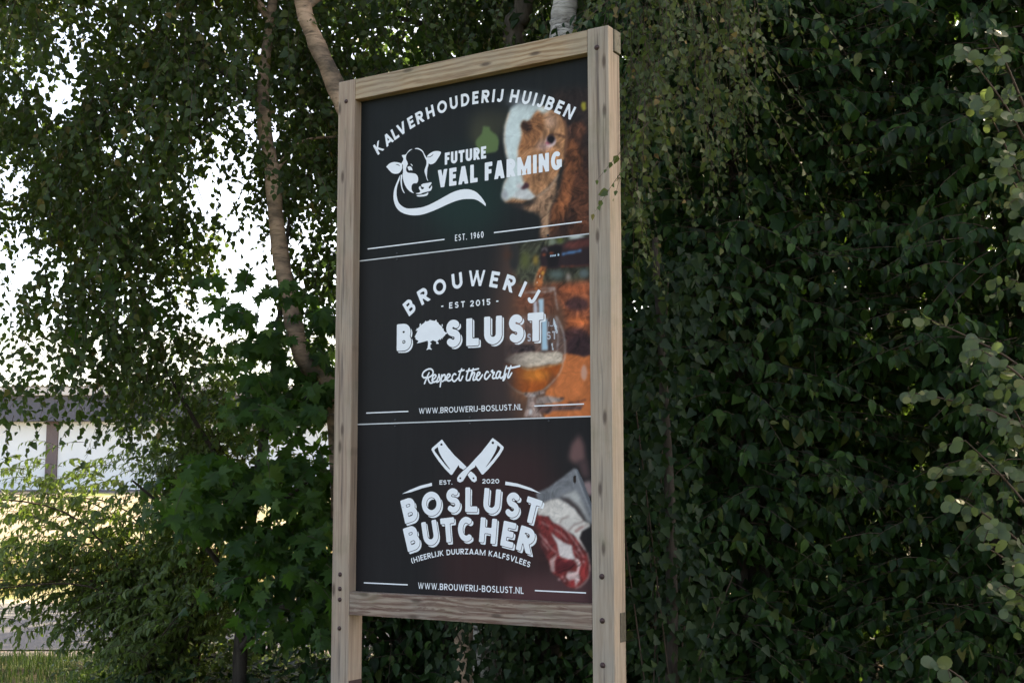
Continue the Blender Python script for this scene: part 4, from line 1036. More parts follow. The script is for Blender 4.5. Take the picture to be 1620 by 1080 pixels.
print_on(3, 'lettering', shadowed(text_arc('BUTCHER', ART['butcher'], 104, .235, .96, 1.0), 9, -9, 3, .9, .085))
tl = '(H)EERLIJK DUURZAAM KALFSVLEES'
cx, cy, R = fit_circle(ART['tagline'])
a0, a1 = math.atan2(306 - cx, 140 - cy), math.atan2(908 - cx, 141 - cy)
tc_ = fit_cond(tl, (a1 - a0) * R / 23.5, .19, .17)
ws = [gwidth(c, .19, tc_) if c != ' ' else WIDTHS[' '] * tc_ for c in tl]
tot = sum(ws) + .17 * (len(tl) - 1)
cs, u = [], 0
for c, gw in zip(tl, ws):
    a = a0 + (a1 - a0) * (u + gw / 2) / tot; u += gw + .17
    if c != ' ': cs.append((cx + R * math.sin(a), cy + R * math.cos(a)))
print_on(3, 'lettering', text_arc(tl, cs, 23.5, .19, tc_))
print_on(3, 'lettering', text_line('WWW.BROUWERIJ-BOSLUST.NL', 342, 24, 876, 27, .15, track=.17))
me_sc = bolt_mesh(0.0042)
for x, y, n in ((214, SEAM1 - 14, 2), (214, SEAM1 + 14, 1), (212, SEAM2 - 14, 3), (212, SEAM2 + 14, 2), (610, SEAM2 + 13, 2), (1000, SEAM2 - 14, 3), (610, SEAM2 - 13, 3), (1000, SEAM1 + 14, 1)):
    o = link('screw', me_sc, m_screw, pan[n]); o.location = (SW + x / 1000, DI - .0003, ZB + y / 1000); o.scale = (1, .5, 1)

# ------------------------------------------------------------------ plants
def unit(v):
    return v / np.maximum(np.linalg.norm(v, axis=-1, keepdims=True), 1e-9)

def leaf_template(kind):
    """verts (k,3): x across, y along the leaf (0..1), z its face; triangles"""
    if kind == 'maple':
        o = [(0, 0), (.10, -.04), (.34, -.12), (.27, .06), (.58, .12), (.38, .24), (.46, .34), (.66, .56), (.40, .50), (.27, .44), (.22, .60), (.28, .70), (.12, .78), (0, 1.04)]
        pts = o + [(-x, y) for x, y in o[-2:0:-1]]
        V = [(0, .3, .0)] + [(x, y, .22 * abs(x) - .30 * y * y - .25 * x * x) for x, y in pts]
        n = len(pts)
        F = [(0, 1 + i, 1 + (i + 1) % n) for i in range(n)]
    elif kind == 'ivy':
        o = [(0, 0), (.22, -.10), (.46, .08), (.30, .34), (.26, .55), (0, 1.0)]
        pts = o + [(-x, y) for x, y in o[-2:0:-1]]
        V = [(0, .3, -.03)] + [(x, y, .12 * abs(x)) for x, y in pts]
        n = len(pts)
        F = [(0, 1 + i, 1 + (i + 1) % n) for i in range(n)]
    else:
        ys, hw, fold, bend = {
            'ovate': ([0, .14, .36, .62, .84, 1], [0, .19, .275, .225, .10, 0], .36, .26),
            'round': ([0, .12, .35, .65, .90, 1.0], [0, .26, .43, .44, .26, .06], .16, .10),
            'birch': ([0, .25, .6, 1], [0, .36, .25, 0], .22, .12),
            'lance': ([0, .3, .65, 1], [0, .235, .19, 0], .35, .25),
            'coarse': ([0, .45, 1], [0, .34, 0], .3, .2)}[kind]
        V, F = [], []
        k = len(ys)
        for y in ys: V.append((0, y, -bend * y * y))
        for s in (1, -1):
            b = len(V)
            for y, h in list(zip(ys, hw))[1:-1]: V.append((s * h, y, fold * h - bend * y * y))
            for i in range(k - 1):
                lo, hi = b + i - 1, b + i
                tri = []
                if i == 0: tri = [(0, hi, 1)]
                elif i == k - 2: tri = [(i, lo, i + 1)]
                else: tri = [(i, lo, hi), (i, hi, i + 1)]
                F += tri if s > 0 else [t_[::-1] for t_ in tri]
    return np.array(V, np.float32), np.array(F, np.int32)
TEMPL = {k: leaf_template(k) for k in ('maple', 'ivy', 'ovate', 'round', 'birch', 'lance', 'coarse')}
LEAF_MESH = {}

def leaf_frames(D, N):
    y = unit(D); x = unit(np.cross(y, N)); z = np.cross(x, y)
    return x, y, z

def leaves_mesh(name, kind, P, D, N, S):
    T, F = TEMPL[kind]
    x, y, z = leaf_frames(D, N)
    V = P[:, None, :] + S[:, None, None] * (T[None, :, 0, None] * x[:, None] + T[None, :, 1, None] * y[:, None] + T[None, :, 2, None] * z[:, None])
    FF = (F[None] + (np.arange(len(P)) * len(T))[:, None, None]).reshape(-1, 3)
    return np_mesh(name, V.reshape(-1, 3), FF, kind in ('ovate', 'round'))

def tubes_mesh(name, P, R, sides=4):
    """P (m,k,3) centre lines, R (m,k) radii -> one mesh"""
    m, k, _ = P.shape
    tg = np.gradient(P, axis=1); tg = unit(tg)
    ref = np.where(np.abs(tg[..., 2:3]) < .9, np.array([0, 0, 1.0]), np.array([1.0, 0, 0]))
    u = unit(np.cross(tg, ref)); v = np.cross(tg, u)
    a = np.arange(sides) * 2 * np.pi / sides
    V = P[:, :, None] + R[:, :, None, None] * (np.cos(a)[None, None, :, None] * u[:, :, None] + np.sin(a)[None, None, :, None] * v[:, :, None])
    i = np.arange(k - 1)[:, None]; j = np.arange(sides)[None]
    q = np.stack([i * sides + j, i * sides + (j + 1) % sides, (i + 1) * sides + (j + 1) % sides, (i + 1) * sides + j], -1).reshape(-1, 4)
    F = (q[None] + (np.arange(m) * k * sides)[:, None, None]).reshape(-1, 4)
    return np_mesh(name, V.reshape(-1, 3), F, True)

def trunk_mesh(name, pts, radii, sides=14, sub=7, rough=.05, seed=1):
    P = np.array(smooth_path(pts, sub)); n = len(P)
    R = np.interp(np.linspace(0, len(radii) - 1, n), np.arange(len(radii)), radii)
    r = np.random.default_rng(seed)
    tg = unit(np.gradient(P, axis=0)); ref = np.array([0.2, 1.0, 0.05])
    u = unit(np.cross(tg, ref)); v = np.cross(tg, u)
    a = np.arange(sides) * 2 * np.pi / sides
    W = 1 + rough * r.normal(size=(n, sides)) + rough * 1.5 * np.sin(np.arange(n)[:, None] * .7 + a[None] * 2)
    V = P[:, None] + (R[:, None] * W)[..., None] * (np.cos(a)[None, :, None] * u[:, None] + np.sin(a)[None, :, None] * v[:, None])
    i = np.arange(n - 1)[:, None]; j = np.arange(sides)[None]
    F = np.stack([i * sides + j, i * sides + (j + 1) % sides, (i + 1) * sides + (j + 1) % sides, (i + 1) * sides + j], -1).reshape(-1, 4)
    return np_mesh(name, V.reshape(-1, 3), F, True)

PLANTS = []
class Plant:
    def __init__(self, name, label, cat, base, leaf_mat_, twig_mat, group=None, foliage='foliage'):
        self.root = empty(name, base); tag(self.root, label, cat, group)
        self.base = np.array(base, float); self.mat = leaf_mat_; self.tm = twig_mat; self.sets = []; self.tw = []
        self.singles = True; self.fname = foliage
        PLANTS.append(self)
    def add(self, kind, P, D, N, S):
        self.sets.append((kind, P, D, N, S))
    def part(self, name, me, mat):
        o = link(name, me, mat, self.root); o.location = tuple(-self.base)
        return o
    def sprays(self, kind, B, D, L, n, size, droop=.4, hang=.7, side=.7, fwd=.45, up=(0, 0, 1), jit=.25, start=.12, r0=.004, face=None, taper=.35, rng=RNG, twigs=True):
        """leafy shoots: B,D (m,3) foot and direction, L (m,) length, n leaves each"""
        m = len(B); D = unit(D)
        def at(t):
            return B[:, None] + D[:, None] * (L[:, None] * t)[..., None] + np.array([0, 0, -1.0]) * (droop * L[:, None] * t * t)[..., None]
        if twigs:
            tt = np.linspace(0, 1, 5)[None].repeat(m, 0)
            self.tw.append((at(tt), r0 * (1.05 - tt * .8)))
        t = np.linspace(start, 1, n)[None] + rng.normal(0, .35 / n, (m, n))
        t = np.clip(t, 0.02, 1.04)
        P = at(t)
        tg = D[:, None] + np.array([0, 0, -1.0]) * (2 * droop * t)[..., None]
        tg = unit(tg)
        sd = np.cross(tg, np.array([0, 0, 1.0])); sd = unit(sd + 1e-4)
        sg = np.where(np.arange(n) % 2 == 0, 1.0, -1.0)[None, :, None]
        LD = tg * fwd + sd * sg * side * rng.uniform(.5, 1.2, (m, n, 1)) + np.array([0, 0, -hang]) * rng.uniform(.2, 1.4, (m, n, 1)) + rng.normal(0, jit, (m, n, 3))
        NN = np.array(up, float) + rng.normal(0, jit * 1.3, (m, n, 3)) + D[:, None] * .5
        if face is not None: NN = NN + np.array(face, float)
        S = size * rng.uniform(.55, 1.2, (m, n)) * (1 - taper * np.clip(t, 0, 1) ** 2)
        self.add(kind, P.reshape(-1, 3), LD.reshape(-1, 3), NN.reshape(-1, 3), S.reshape(-1))

def cloud(plant, kind, P, size, up=(0, 0, 1), jit=.6, down=.5, rng=RNG):
    n = len(P)
    D = rng.normal(0, 1, (n, 3)); D[:, 2] -= down * 2
    N = np.array(up, float) + rng.normal(0, jit, (n, 3))
    plant.add(kind, P, D, N, size * rng.uniform(.6, 1.2, n))

# --- leaf and bark materials
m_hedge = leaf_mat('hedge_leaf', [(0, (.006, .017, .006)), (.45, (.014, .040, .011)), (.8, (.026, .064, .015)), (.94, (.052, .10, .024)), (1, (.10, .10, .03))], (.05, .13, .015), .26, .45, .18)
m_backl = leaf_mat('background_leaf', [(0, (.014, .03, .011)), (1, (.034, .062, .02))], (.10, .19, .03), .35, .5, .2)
m_birchl = leaf_mat('birch_leaf', [(0, (.020, .036, .012)), (.6, (.030, .056, .013)), (.95, (.06, .08, .02)), (1, (.13, .085, .025))], (.11, .19, .03), .34, .45, .22)
m_birchy = leaf_mat('lit_yellow_birch_leaf', [(0, (.035, .055, .02)), (.6, (.058, .08, .028)), (.93, (.10, .11, .038)), (1, (.2, .11, .035))], (.13, .2, .04), .34, .45, .25)  # yellower, brighter copy of the birch leaf, its lit look put into the colour
m_maple = leaf_mat('maple_leaf', [(0, (.010, .030, .007)), (.6, (.019, .052, .010)), (.9, (.04, .085, .017)), (1, (.08, .13, .025))], (.12, .27, .03), .38, .45, .16)
m_shrub = leaf_mat('shrub_leaf', [(0, (.045, .075, .02)), (.6, (.075, .115, .03)), (1, (.13, .175, .05))], (.22, .34, .06), .42, .4, .3)
m_alder = leaf_mat('alder_leaf', [(0, (.038, .06, .03)), (.6, (.052, .078, .038)), (.9, (.08, .11, .046)), (1, (.15, .15, .05))], (.16, .24, .06), .30, .42, .3)
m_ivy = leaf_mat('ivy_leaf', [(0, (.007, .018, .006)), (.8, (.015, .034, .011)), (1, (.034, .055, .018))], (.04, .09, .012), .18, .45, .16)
m_twig = bark('twig_bark', (.085, .06, .045))
m_dark = bark('dark_bark', (.06, .048, .038))
m_tan = bark_birch('tan_birch_bark', .85, .4, True)
m_pale = bark_birch('pale_birch_bark', 1.0, .35)
m_mid = bark_birch('weathered_birch_bark', .9, .35, True)
m_grey = bark('grey_brown_bark', (.13, .105, .08))

def rays(n, theta0, spread, rng=RNG):
    th = theta0 + rng.uniform(-spread, spread, n)
    return np.stack([np.sin(th), -np.cos(th), np.zeros(n)], 1), th

# --- hedge on the right: theta 0 points at the viewer
def hedge(x, y, rx, ry, h, n, label, seed, spread=1.9):
    rng = np.random.default_rng(seed)
    p = Plant('hedge_shrub', label, 'shrub', (x, y, 0.0), m_hedge, m_twig, 'hedge shrubs right of the sign')
    for k in range(5):
        a = k * 1.26 + seed
        p.part('stem', trunk_mesh('stem', [(x + .12 * math.cos(a), y + .12 * math.sin(a), -.1), (x + .2 * math.cos(a), y + .2 * math.sin(a), h * .3), (x + .35 * math.cos(a), y + .3 * math.sin(a), h * .65), (x + .45 * math.cos(a + .4), y + .35 * math.sin(a), h * .97)], [.035, .028, .02, .008], 8, seed=seed + k), m_dark)
    d, th = rays(n, 0, spread, rng)
    z = h * rng.random(n) ** .95
    prof = .82 + .16 * np.sin(z * 2.1 + seed) * np.sin(th * 2.7 + z * 1.3) + .12 * np.sin(z * 5.3 + th * 4) - .35 * smooth01((z - h * .75) / (h * .25))
    dep = rng.choice([1.0, .78, .55], n, p=[.55, .28, .17])
    tier = np.sin(z * 9.5 + 1.6 * np.sin(th * 2.2 + seed) + .8 * np.sin(th * 5.1 + z))      # boughs in layers with dark hollows between
    dep = dep - .16 * (tier < -.1) - .10 * (np.sin(th * 4.3 + z * 2.9 + seed) < -.45)
    keep = (tier > -.35) | (rng.random(n) < .35)
    z, th, d, prof, dep = z[keep], th[keep], d[keep], prof[keep], dep[keep]; n = len(z)
    R = np.stack([rx * prof * dep, ry * prof * dep, np.ones(n)], 1)
    B = np.array([x, y, 0]) + d * R * .72; B[:, 2] = z + .05
    D = d + rng.normal(0, .32, (n, 3)); D[:, 2] = rng.normal(.12, .16, n); D = D * np.array([.6, .6, 1]) + np.array([1.0, 0, 0]) * (rng.choice([-1, 1], n) * rng.uniform(.2, 1.1, n))[:, None]
    L = rng.uniform(.4, .85, n)
    p.sprays('ovate', B, D, L, 14, .098, droop=.34, hang=1.15, side=.55, fwd=.4, up=(0, -.6, .75), jit=.42, r0=.0035, rng=rng)
    m = n // 7                                         # paler new growth at the outside
    i = rng.integers(0, n, m)
    p.sprays('ovate', B[i] + d[i] * .12, D[i] + rng.normal(0, .3, (m, 3)), L[i] * .7, 8, .06, droop=.15, hang=.6, side=.6, fwd=.5, up=(0, -.4, .9), jit=.4, r0=.003, rng=rng)
    q = int(n * 5.5)                                   # leaves inside the bush
    d2, _ = rays(q, 0, 3.14, rng)
    rr = np.sqrt(rng.random(q)) * .68
    P = np.array([x, y, 0]) + d2 * np.stack([rx * rr, ry * rr, rr], 1); P[:, 2] = rng.random(q) * h
    cloud(p, 'coarse', P, .12, rng=rng)
    return p
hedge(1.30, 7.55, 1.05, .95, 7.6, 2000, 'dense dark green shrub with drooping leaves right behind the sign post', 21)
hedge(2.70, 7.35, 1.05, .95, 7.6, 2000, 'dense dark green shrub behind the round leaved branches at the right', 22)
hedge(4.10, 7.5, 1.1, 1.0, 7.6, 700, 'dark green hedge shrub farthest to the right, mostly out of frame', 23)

# --- tall trees behind, closing off the sky
def back_tree(x, y, h, r, n, label, seed, z0=.4, size=.10):
    rng = np.random.default_rng(seed)
    p = Plant('broadleaf_tree', label, 'tree', (x, y, 0.0), m_backl, m_dark, 'trees behind the hedge and the sign')
    p.part('trunk', trunk_mesh('trunk', [(x, y, -.1), (x + .1, y, h * .3), (x - .05, y + .1, h * .6), (x + .05, y, h * .92)], [.11, .09, .06, .02], 10, seed=seed), m_dark)
    for k in range(6):
        a = k * 1.1 + seed; zz = h * (.3 + .09 * k)
        p.part('limb', trunk_mesh('limb', [(x, y, zz), (x + r * .45 * math.cos(a), y + r * .45 * math.sin(a), zz + .35), (x + r * .85 * math.cos(a), y + r * .85 * math.sin(a), zz + .5)], [.045, .03, .01], 7, seed=seed + k), m_dark)
    nc = n // 40                                       # clumps
    d, _ = rays(nc, 0, 3.14, rng)
    z = z0 + (h - z0) * rng.random(nc)
    prof = np.sqrt(np.clip(1 - ((z - h * .5) / (h * .62)) ** 2, .05, 1))
    rr = np.sqrt(rng.random(nc)) * r * prof
    C = np.array([x, y, 0]) + d * rr[:, None]; C[:, 2] = z
    P = (C[:, None] + rng.normal(0, .24, (nc, 40, 3)) * np.array([1, 1, .7])).reshape(-1, 3)
    P = P[P[:, 2] > .1]
    cloud(p, 'birch' if size < .09 else 'coarse', P, size, jit=.5, rng=rng)
    return p
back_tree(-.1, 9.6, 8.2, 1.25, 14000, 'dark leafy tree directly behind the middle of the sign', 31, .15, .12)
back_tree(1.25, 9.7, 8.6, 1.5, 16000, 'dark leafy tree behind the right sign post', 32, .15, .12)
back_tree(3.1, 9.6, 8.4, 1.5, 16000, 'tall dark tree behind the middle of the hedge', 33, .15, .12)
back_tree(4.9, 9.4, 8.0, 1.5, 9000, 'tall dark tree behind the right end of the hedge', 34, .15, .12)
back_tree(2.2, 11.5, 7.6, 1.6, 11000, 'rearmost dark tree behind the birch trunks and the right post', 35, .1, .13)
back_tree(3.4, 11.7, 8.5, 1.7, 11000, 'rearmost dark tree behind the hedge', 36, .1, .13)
back_tree(-.9, 18.6, 13.0, 2.0, 14000, 'unseen tall tree beyond the road directly behind the sign, shading the road', 37, .1, .16)  # this and the next two: hidden trees put in to shade road and verge
back_tree(2.4, 18.8, 13.5, 2.6, 15000, 'unseen tall tree beyond the road behind the near end of the hedge, shading the road', 38, .1, .16)
back_tree(6.2, 19.0, 14.0, 2.8, 14000, 'unseen tall tree beyond the road behind the far right of the hedge, shading the verge', 39, .1, .16)
low = hedge(-.5, 8.3, 1.0, .45, 1.25, 330, 'low dark shrub seen below the sign between its posts', 24, 2.2)
low.root['group'] = 'low shrubs behind the sign'

# --- birches: trunks that lean, twigs that hang
def hang(p, n, sampler, size=.042, leaves=17, Lr=(.35, .8), rng=RNG, lean=.35):
    B = sampler(n, rng)
    D = rng.normal(0, lean, (len(B), 3)); D[:, 2] = -1 + rng.normal(0, .25, len(B))
    L = rng.uniform(*Lr, len(B))
    p.sprays('birch', B, D, L, leaves, size, droop=.1, hang=.75, side=.75, fwd=.25, up=(0, -.5, .45), jit=.4, start=.05, r0=.0022, taper=.2, rng=rng)

def in_box(x0, x1, y0, y1, z0, z1, holes=(), dens=None):
    def f(n, rng):
        P = np.stack([rng.uniform(x0, x1, n), rng.uniform(y0, y1, n), rng.uniform(z0, z1, n)], 1)
        k = np.ones(n, bool)
        for hx, hz, ax, az in holes:
            q = 8.5 / P[:, 1]
            k &= ((P[:, 0] * q - hx) / ax) ** 2 + (((P[:, 2] - .22 - CAM_Z) * q + CAM_Z - hz) / az) ** 2 > 1.3
        if dens is not None: k &= rng.random(n) < dens(P)
        return P[k]
    return f

def clumps(nc, per, x0, x1, y0, y1, z0, z1, holes=(), spread=.2, axis=None, seed=0):
    """twig feet gathered in clumps; axis: (z, x) line of a trunk to keep clear in front"""
    def f(n, rng):
        C = in_box(x0, x1, y0, y1, z0, z1, holes)(nc, rng)
        P = np.repeat(C, per, 0) + rng.normal(0, spread, (len(C) * per, 3)) * np.array([1, 1, .8])
        k = np.ones(len(P), bool)
        for hx, hz, ax, az in holes:
            q = 8.5 / P[:, 1]
            k &= ((P[:, 0] * q - hx) / ax) ** 2 + (((P[:, 2] - .17 - CAM_Z) * q + CAM_Z - hz) / az) ** 2 > 1.15
        if axis is not None:
            tx = np.interp(P[:, 2] - .2, axis[0], axis[1])
            k &= ~((np.abs(P[:, 0] / P[:, 1] * 8 - tx) < .11) & (P[:, 1] < 8.1))
        return P[k]
    return f

def birch(label, pts, radii, mat, limbs, seed, lm=None):
    p = Plant('birch_tree', label, 'tree', (pts[0][0], pts[0][1], 0.0), lm or m_birchl, m_twig, 'birches around the sign')
    p.part('trunk', trunk_mesh('trunk', pts, radii, 16, 8, .035, seed), mat)
    for k, (lp, lr) in enumerate(limbs):
        p.part('limb', trunk_mesh('limb', lp, lr, 8, 6, .05, seed + 10 + k), m_dark if k % 2 else mat)
    return p
def W(px, py, d):            # photo position at a distance -> place in the scene, used for measured trunks only
    return ((px - 810) / 2049 * d, d, CAM_Z + (772 - py) / 2049 * d)
# holes in the leaf curtain on the left, in metres at the distance of the crown
HOLES = [(-2.85, 4.75, .12, .1), (-2.46, 4.52, .12, .09), (-3.02, 4.07, .15, .18), (-2.65, 3.65, .09, .12), (-1.95, 3.37, .26, .22), (-1.78, 3.84, .15, .14), (-3.32, 3.45, .10, .26), (-3.22, 2.3, .38, .75), (-1.78, 2.98, .2, .2), (-3.3, 4.25, .08, .12), (-2.28, 3.95, .08, .07), (-1.35, 3.0, .12, .2), (-2.05, 4.4, .07, .1)]

pts = [(-1.02, 8.0, -.1), W(548, 900, 8), W(527, 623, 8), W(480, 570, 8), W(450, 453, 8), W(434, 365, 8), W(424, 267, 8), W(408, 180, 8), W(407, 90, 8), W(416, 10, 8), W(425, -150, 8.1), W(420, -420, 8.3)]
ba = birch('slender tan birch curving up left of the sign', pts, [.075, .07, .06, .055, .052, .05, .046, .042, .036, .03, .022, .01], m_tan,
    [([W(424, 267, 8), W(470, 215, 8.1), W(530, 205, 8.2)], [.018, .012, .006]), ([W(408, 160, 8), W(330, 90, 8.2), W(200, 20, 8.5), W(40, -60, 8.8)], [.024, .018, .012, .006]),
     ([W(416, 10, 8), W(350, -70, 7.8), W(240, -110, 7.6), W(100, -120, 7.4)], [.024, .018, .012, .006]), ([W(410, 120, 8), W(300, 190, 8.2), W(295, 260, 8.3), W(320, 330, 8.4)], [.008, .005, .004, .002])], 41)
TR = (np.array([2.0, 2.28, 2.70, 3.03, 3.42, 3.76, 4.11, 4.42, 5.0]), np.array([-1.1, -1.29, -1.41, -1.47, -1.51, -1.57, -1.57, -1.54, -1.5]))
hang(ba, 0, clumps(285, 16, -3.9, -1.25, 7.3, 9.6, 3.05, 5.8, HOLES, .16, TR), size=.062, leaves=12, Lr=(.22, .5), lean=.6, rng=np.random.default_rng(1))
hang(ba, 0, clumps(34, 13, -3.0, -2.05, 7.6, 8.8, 2.1, 3.3, HOLES[3:4], .15), size=.058, leaves=12, Lr=(.22, .5), lean=.5, rng=np.random.default_rng(2))
hang(ba, 0, clumps(5, 5, -3.75, -3.25, 8.0, 8.6, 2.65, 3.4, (), .08), size=.052, leaves=10, Lr=(.25, .5), lean=.4, rng=np.random.default_rng(3))
hang(ba, 0, clumps(17, 12, -1.6, -1.1, 7.9, 8.8, 2.5, 4.0, (), .13, TR), size=.054, leaves=11, Lr=(.2, .45), lean=.5, rng=np.random.default_rng(4))

pts = [(-.24, 7.6, -.1), W(735, 900, 7.5), W(690, 640, 7.5), W(620, 350, 7.5), W(545, 170, 7.5), W(515, 100, 7.5), W(490, 45, 7.5), W(470, -10, 7.5), W(450, -120, 7.5), W(455, -420, 7.6)]
bb = birch('leaning birch trunk reaching the upper left corner of the sign', pts, [.085, .08, .075, .065, .058, .054, .05, .046, .04, .015], m_mid,
    [([W(470, -10, 7.5), W(560, -80, 7.7), W(680, -110, 7.9)], [.03, .02, .008]), ([W(455, -150, 7.5), W(330, -190, 7.2), W(150, -210, 7)], [.03, .02, .008])], 42)
hang(bb, 0, clumps(46, 13, -1.55, -.1, 7.7, 9.0, 3.6, 5.8, [(-2.05, 4.4, .07, .1), (-1.02, 4.0, .06, .09)], .2), size=.054, leaves=12, Lr=(.22, .5), lean=.5, rng=np.random.default_rng(5))

pts = [(-.1, 7.4, -.1), W(772, 1000, 7.4), W(800, 700, 7.4), W(850, 350, 7.4), W(890, 60, 7.4), W(897, 0, 7.4), W(905, -150, 7.4), W(900, -500, 7.5)]
bc = birch('white barked birch rising behind the right end of the top rail', pts, [.095, .085, .082, .08, .078, .076, .07, .02], m_pale,
    [([W(905, -120, 7.4), W(1000, -190, 6.8), W(1080, -170, 6.3), W(1130, -90, 6.1)], [.035, .025, .016, .006]), ([W(900, -220, 7.4), W(760, -260, 7), W(620, -250, 6.7)], [.035, .022, .008])], 43, m_birchy)
hang(bc, 230, in_box(.5, 1.18, 5.7, 6.7, 3.4, 4.6, (), lambda P: np.clip(1.15 - np.abs(P[:, 0] - .80) * 1.3, .2, 1)), rng=np.random.default_rng(6), Lr=(.4, .9))
hang(bc, 34, in_box(.46, .68, 5.6, 6.1, 2.75, 3.5), rng=np.random.default_rng(7), Lr=(.3, .6))
B = np.array([(.50, 5.03, 2.86), (.47, 5.02, 2.74), (.52, 5.05, 3.0), (.50, 5.06, 2.66), (.55, 5.04, 2.9)]); D = np.array([(-.35, -.1, -.9), (-.6, -.15, -.8), (-.2, -.1, -1), (.1, 0, -1.), (-.7, -.1, -.7)])
bc.sprays('birch', B, D, np.array([.26, .24, .3, .25, .3]), 9, .046, droop=.1, hang=.7, up=(0, -.5, .5), jit=.35, r0=.002, rng=np.random.default_rng(8))
hang(bc, 160, in_box(-.6, 1.0, 7.2, 9.0, 4.3, 6.8), rng=np.random.default_rng(9))

pts = [(.25, 8.4, -.1), W(850, 500, 8.4), W(815, 60, 8.4), W(828, 0, 8.4), W(838, -120, 8.4), W(830, -400, 8.5)]
bd = birch('darker brown trunk behind the top rail, left of the white birch', pts, [.09, .08, .072, .066, .06, .02], m_grey, [([W(838, -60, 8.4), W(940, -140, 8.5), W(1040, -180, 8.6)], [.03, .02, .008]), ([W(975, 60, 8.5), W(960, 20, 8.5), W(972, -60, 8.5)], [.03, .028, .02])], 44)
hang(bd, 240, in_box(-.7, 1.4, 8.0, 9.6, 3.9, 6.0), rng=np.random.default_rng(10))

# --- maple sapling with large lobed leaves left of the sign
mp = Plant('maple_tree', 'young maple with large lobed leaves between the left shrub and the sign', 'tree', (-1.78, 8.6, 0.0), m_maple, m_twig)
mp.part('trunk', trunk_mesh('trunk', [(-1.78, 8.6, -.1), (-1.76, 8.6, .7), (-1.70, 8.55, 1.3), (-1.55, 8.4, 2.2), (-1.45, 8.3, 3.2)], [.05, .045, .035, .025, .01], 10, seed=51), m_dark)
for k, q in enumerate(([(-1.76, 8.6, .75), (-2.0, 8.3, 1.15), (-2.3, 7.9, 1.5)], [(-1.74, 8.6, .9), (-1.5, 8.2, 1.3), (-1.2, 7.7, 1.5)], [(-1.7, 8.55, 1.4), (-1.35, 8.2, 1.8), (-1.1, 7.9, 2.1)], [(-1.78, 8.6, .4), (-1.5, 8.2, .7), (-1.2, 7.6, .75)], [(-1.7, 8.55, 1.3), (-2.0, 8.4, 1.8), (-2.2, 8.2, 2.2)])):
    mp.part('limb', trunk_mesh('limb', q, [.022, .016, .007], 7, seed=52 + k), m_dark)
r = np.random.default_rng(53)
n = 330
yy = r.uniform(7.5, 8.7, n); s_ = r.uniform(-.262, -.140, n); z_ = r.uniform(.55, 2.1, n)
B = np.stack([s_ * yy, yy, z_], 1)
keep = (z_ > 1.15 - 6.5 * (s_ + .262)) & ((z_ < 1.62) | (s_ > -.152)) & ~((np.abs(s_ + .235) < .028) & (np.abs(z_ - 1.0) < .18))
B = B[keep]; n = len(B)
D = np.stack([r.normal(0, .6, n), r.normal(-.9, .3, n), r.normal(.1, .3, n)], 1)
mp.sprays('maple', B, D, r.uniform(.22, .45, n), 6, .125, droop=.35, hang=.95, side=.8, fwd=.3, up=(0, -.5, .7), jit=.46, r0=.003, taper=.3, rng=r)
n = 84
B = np.stack([r.uniform(-1.62, -1.05, n), r.uniform(7.4, 8.4, n), r.uniform(1.85, 2.6, n)], 1)
D = np.stack([r.normal(-.2, .6, n), r.normal(-.7, .3, n), r.normal(.2, .3, n)], 1)
mp.sprays('maple', B, D, r.uniform(.2, .4, n), 6, .11, droop=.3, hang=.8, up=(0, -.6, .6), jit=.3, r0=.003, rng=r)
B = np.array([W(215, 470, 7.9), W(180, 420, 7.9), W(120, 500, 8), W(345, 440, 7.9), W(370, 500, 7.9), W(390, 430, 7.9)]); n = len(B)
mp.sprays('maple', B, np.stack([r.normal(0, .5, n), np.full(n, -.5), r.normal(-.2, .3, n)], 1), np.full(n, .3), 5, .11, droop=.3, hang=.8, up=(0, -.6, .6), jit=.3, rng=r)

# --- light green shrub arching to the left over the road edge
sb = Plant('arching_shrub', 'light green small leaved shrub arching left over the road edge', 'shrub', (-2.35, 9.3, 0.0), m_shrub, m_twig)
r = np.random.default_rng(61)
canes = []
for k in range(26):
    a = r.uniform(-1, 1)
    tipx = -3.95 + 2.0 * r.random() ** 1.2; tipz = r.uniform(.35, 2.3) if k % 3 else r.uniform(.25, .9); tipy = r.uniform(8.3, 10.0)
    if tipx < -2.85: tipz = max(.8, min(tipz, 1.42)) if k % 9 or tipx < -3.2 else 1.95
    mid = ((-2.35 + tipx) / 2 + .2, (9.3 + tipy) / 2, max(.5, tipz * .72) + .18)
    q = [(-2.35 + .1 * a, 9.3, -.05), mid, (tipx, tipy, tipz)]
    canes.append(np.array(smooth_path(q, 12)))
    sb.part('stem', trunk_mesh('stem', q, [.012, .007, .003], 6, seed=62 + k), m_twig)
Cn = np.concatenate([c[6:] for c in canes])
n = 1700
i = r.integers(0, len(Cn), n)
B = Cn[i] + r.normal(0, .16, (n, 3))
D = np.stack([r.normal(-.75, .5, n), r.normal(-.3, .5, n), r.normal(.25, .35, n)], 1)
sb.sprays('lance', B, D, r.uniform(.2, .42, n), 13, .07, droop=.45, hang=.55, side=.6, fwd=.5, up=(-.2, -.3, .8), jit=.25, r0=.0022, taper=.25, rng=r)
n = 330                                                 # darker right flank, towards the maple
B = np.stack([r.uniform(-2.75, -1.6, n), r.uniform(8.7, 10.2, n), r.uniform(.15, 1.3, n)], 1)
D = np.stack([r.normal(0, .6, n), r.normal(-.5, .5, n), r.normal(.3, .3, n)], 1)
k = ~((np.abs(B[:, 0] + 2.05) < .3) & (np.abs(B[:, 2] - 1.02) < .17))
sb.sprays('lance', B[k], D[k], r.uniform(.2, .42, k.sum()), 13, .062, droop=.45, hang=.55, side=.6, fwd=.5, up=(0, -.3, .8), jit=.3, r0=.0022, rng=r)

